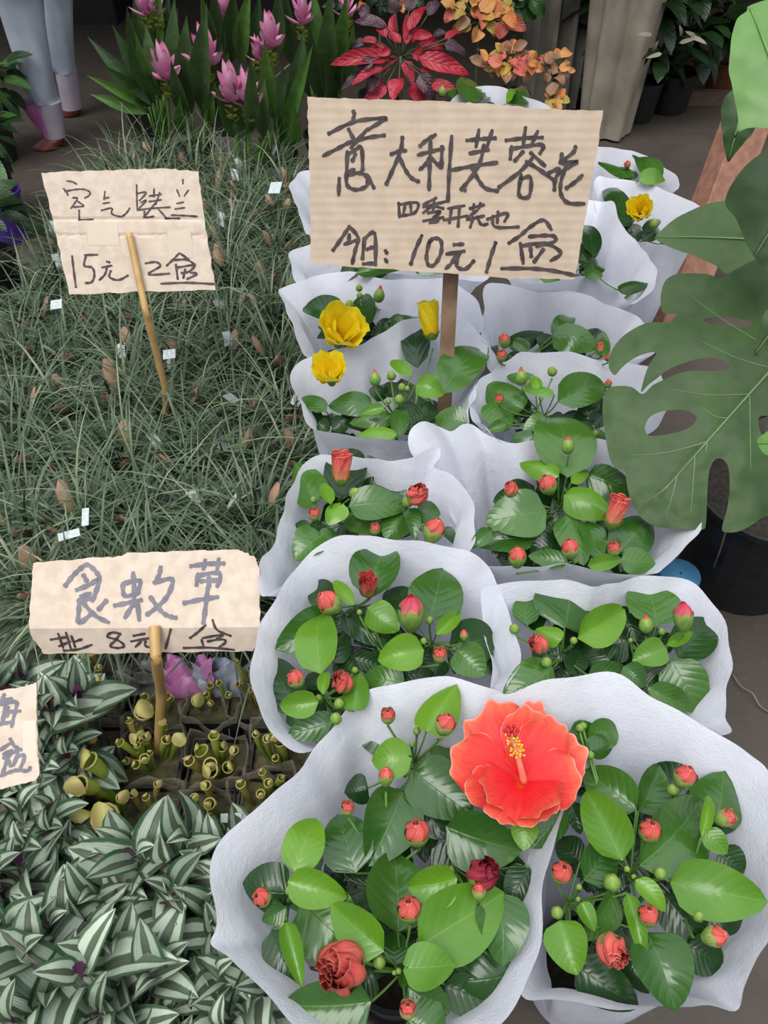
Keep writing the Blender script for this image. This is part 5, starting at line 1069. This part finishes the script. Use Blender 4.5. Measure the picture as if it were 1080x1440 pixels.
for lab, P in (('thin curved twig hanging below the split leaf tip', [(1024, 735, .3), (1012, 775, .2), (1003, 800, .1), (1000, 830, .004)]), ('thin wiry twig on the floor at the right frame edge', [(1030, 948, .004), (1042, 965, .01), (1058, 975, .012), (1068, 992, .006), (1082, 1002, .004)])):
    mb = MB(); mb.tube(catmull([at(*p) for p in P], 5, False), .0016, 5); o = mb.build('twig', 'twig'); tag(o, lab, 'twig')
# ---------------------------------------------------------------- big split-leaf plant at the right
mp = Vector((.72, 1.06, 0)); MT = thing('split_leaf_plant', 'large split-leaf plant at the right edge, its holed leaf over the white wraps', 'plant', tuple(mp))
pot(MT, mp.x, mp.y, .11, .14, .24, 'pot_black'); mst = MB()
def bigleaf(poly, holes, p0, n, mid, mat, bulge, step=14, drop=.02, veins=()):
    n = n.normalized(); P = catmull([Vector((*p, 0)) for p in poly], 3); poly2 = [(p.x, p.y) for p in P]
    H2 = [[(p.x, p.y) for p in catmull([Vector((*q, 0)) for q in h], 3)] for h in holes]
    v, f = cdt(poly2, H2, step, margin=5); (ax, ay), (bx, by) = mid; L = math.hypot(bx - ax, by - ay); dx, dy = (bx - ax) / L, (by - ay) / L
    def S(x, y, off=0.):
        s = (x - ax) * dx + (y - ay) * dy; w = -(x - ax) * dy + (y - ay) * dx; q = w / L
        z = bulge * (-1.3 * q * q + .16 * abs(q)) - drop * max(0, s / L) ** 2 + .05 * bulge * math.sin(s / L * 16 - abs(q) * 10) * min(1, abs(q) * 4)
        return atP(x, y, p0, n) + n * (z + off), (min(1, max(0, q * .8 + .5)), min(1, max(0, s / L)))
    V = [S(p.x, p.y) for p in v]; V3 = [a for a, _ in V]
    f = [tr if (V3[tr[1]] - V3[tr[0]]).cross(V3[tr[2]] - V3[tr[0]]).dot(n) > 0 else tr[::-1] for tr in f]
    o = mesh_obj('leaf', V3, f, mat, MT, [u for _, u in V])
    mb = MB(); K = 14
    mb.tube([S(lerp(ax, bx, k / K), lerp(ay, by, k / K), .0006)[0] for k in range(K + 1)], lambda q: .0028 * (1 - .8 * q), 6)
    for (x0, y0, x1, y1) in veins: mb.tube([S(lerp(x0, x1, k / 8), lerp(y0, y1, k / 8) + 6 * math.sin(k / 8 * 3.14), .0001)[0] for k in range(9)], lambda q: .0011 * (1 - .7 * q), 5)
    mb.build('midrib', 'midrib' if mat == 'monstera' else 'stem', o)
    st = S(ax, ay)[0]; mst.tube(bez(Vector((mp.x, mp.y, .2)), Vector((mp.x + .1, mp.y + .1, st.z + .05)), st, 8), .006, 7, cap=False)
    return o
fM = Fr(840, 180, 2.483)
c_ = lambda pts: [fM(*p) for p in pts]
pm = at(960, 560, .56); nm = Vector((-.15, -.50, .86))
bigleaf(c_([(680,440),(600,452),(540,462),(480,490),(430,515),(390,498),(330,491),(285,490),(248,508),(232,545),(230,590),(240,628),(285,632),(268,655),(262,664),(220,660),(180,660),(130,680),(85,712),(55,755),(48,800),(58,825),(72,835),(95,810),(130,785),(170,770),(212,768),(190,805),(172,850),(160,905),(185,880),(215,858),(240,838),(270,822),(300,812),(350,800),(400,797),(440,808),(462,822),(466,836),(440,844),(380,840),(330,838),(285,846),(235,866),(200,882),(165,912),(130,885),(90,877),(50,880),(32,905),(26,950),(32,1010),(45,1090),(58,1140),(78,1168),(105,1172),(112,1205),(122,1250),(145,1305),(178,1345),(230,1372),(320,1382),(382,1385),(396,1370),(398,1300),(398,1230),(404,1175),(425,1143),(452,1150),(468,1180),(474,1240),(470,1310),(456,1370),(462,1392),(510,1393),(560,1370),(600,1342),(680,1300),(700,1000),(700,700)]),
  [c_([(372,662),(400,652),(450,650),(500,660),(538,672),(541,686),(510,692),(460,688),(400,676)]), c_([(175,1030),(182,1005),(205,985),(250,974),(305,975),(340,988),(352,1004),(338,1028),(300,1045),(240,1056),(190,1055)]), c_([(566,1012),(580,1000),(610,1005),(640,1030),(630,1060),(590,1070),(572,1050)])],
  pm, nm, ((fM(700, 740)), (fM(225, 1270))), 'monstera', .035, 12, .03,
  veins=[(*fM(*a), *fM(*b)) for a, b in (((650, 796), (330, 570)), ((612, 838), (350, 730)), ((534, 925), (250, 895)), ((462, 1005), (370, 965)), ((391, 1084), (110, 1120)), ((320, 1164), (170, 1290)), ((534, 925), (545, 1200)), ((391, 1084), (385, 1120)), ((350, 1130), (340, 1340)), ((612, 838), (650, 990)), ((290, 1198), (250, 1340)))])
bigleaf(c_([(212,358),(245,325),(290,292),(345,268),(400,252),(440,245),(470,242),(560,240),(680,300),(690,420),(600,445),(540,462),(490,488),(455,500),(420,475),(380,455),(340,432),(300,416),(255,395),(225,375)]), [], at(1010, 330, .66), Vector((-.1, -.55, .83)), (fM(680, 400), fM(215, 358)), 'monstera', .03, 12)
bigleaf(c_([(620,55),(580,75),(530,110),(490,158),(465,200),(457,232),(465,262),(490,292),(505,320),(520,352),(532,385),(560,425),(600,465),(700,500),(760,300),(720,80)]), [], at(1060, 280, .80), Vector((-.2, -.6, .78)), (fM(740, 130), fM(560, 430)), 'monstera', .03, 12)
bigleaf(c_([(562,778),(562,740),(572,690),(585,650),(605,620),(700,560),(720,700),(660,760),(600,775)]), [], at(1080, 460, .72), Vector((-.2, -.6, .78)), (fM(720, 560), fM(562, 775)), 'monstera', .03, 12)
bigleaf(c_([(575,1080),(590,1060),(640,1040),(720,1080),(700,1160),(620,1140),(590,1120)]), [], at(1085, 620, .66), Vector((-.2, -.6, .78)), (fM(720, 1100), fM(580, 1090)), 'monstera_pale', .02, 12)
fN = Fr(780, 0, 3.6)
bigleaf([fN(*p) for p in [(1010,-40),(985,0),(950,28),(930,55),(912,110),(900,170),(893,240),(887,310),(888,350),(898,405),(905,450),(916,500),(928,555),(932,610),(930,655),(945,655),(972,645),(1030,642),(1090,645),(1250,600),(1300,200),(1200,-60)]], [], at(1075, 90, .98), Vector((-.3, -.65, .7)), (fN(1180, 560), fN(1000, -20)), 'monstera_pale', .03, 12)
bigleaf([fN(*p) for p in [(905,455),(880,470),(860,492),(847,525),(843,565),(845,610),(850,655),(858,700),(868,740),(878,770),(888,786),(905,770),(930,742),(970,700),(1010,655),(1020,600),(960,500)]], [], at(1030, 160, .86), Vector((-.3, -.65, .7)), (fN(960, 520), fN(888, 780)), 'monstera', .03, 10)
mst.build('stem', 'dark_stem', MT)
for i, (x, y, z) in enumerate(((1.02, .75, .0), (.95, 1.35, 0.))):
    bush('shade_plant', ('low dark plant beyond the right frame edge below the split leaf', 'low dark plant beyond the right frame edge behind the split leaf')[i], 0, 0, 0, .14, 40, ['dark_foliage'], 60 + i, 'pot_black', .08, .14, .1, loc=(x, y, .24), grp='dark plants right of the split leaf')
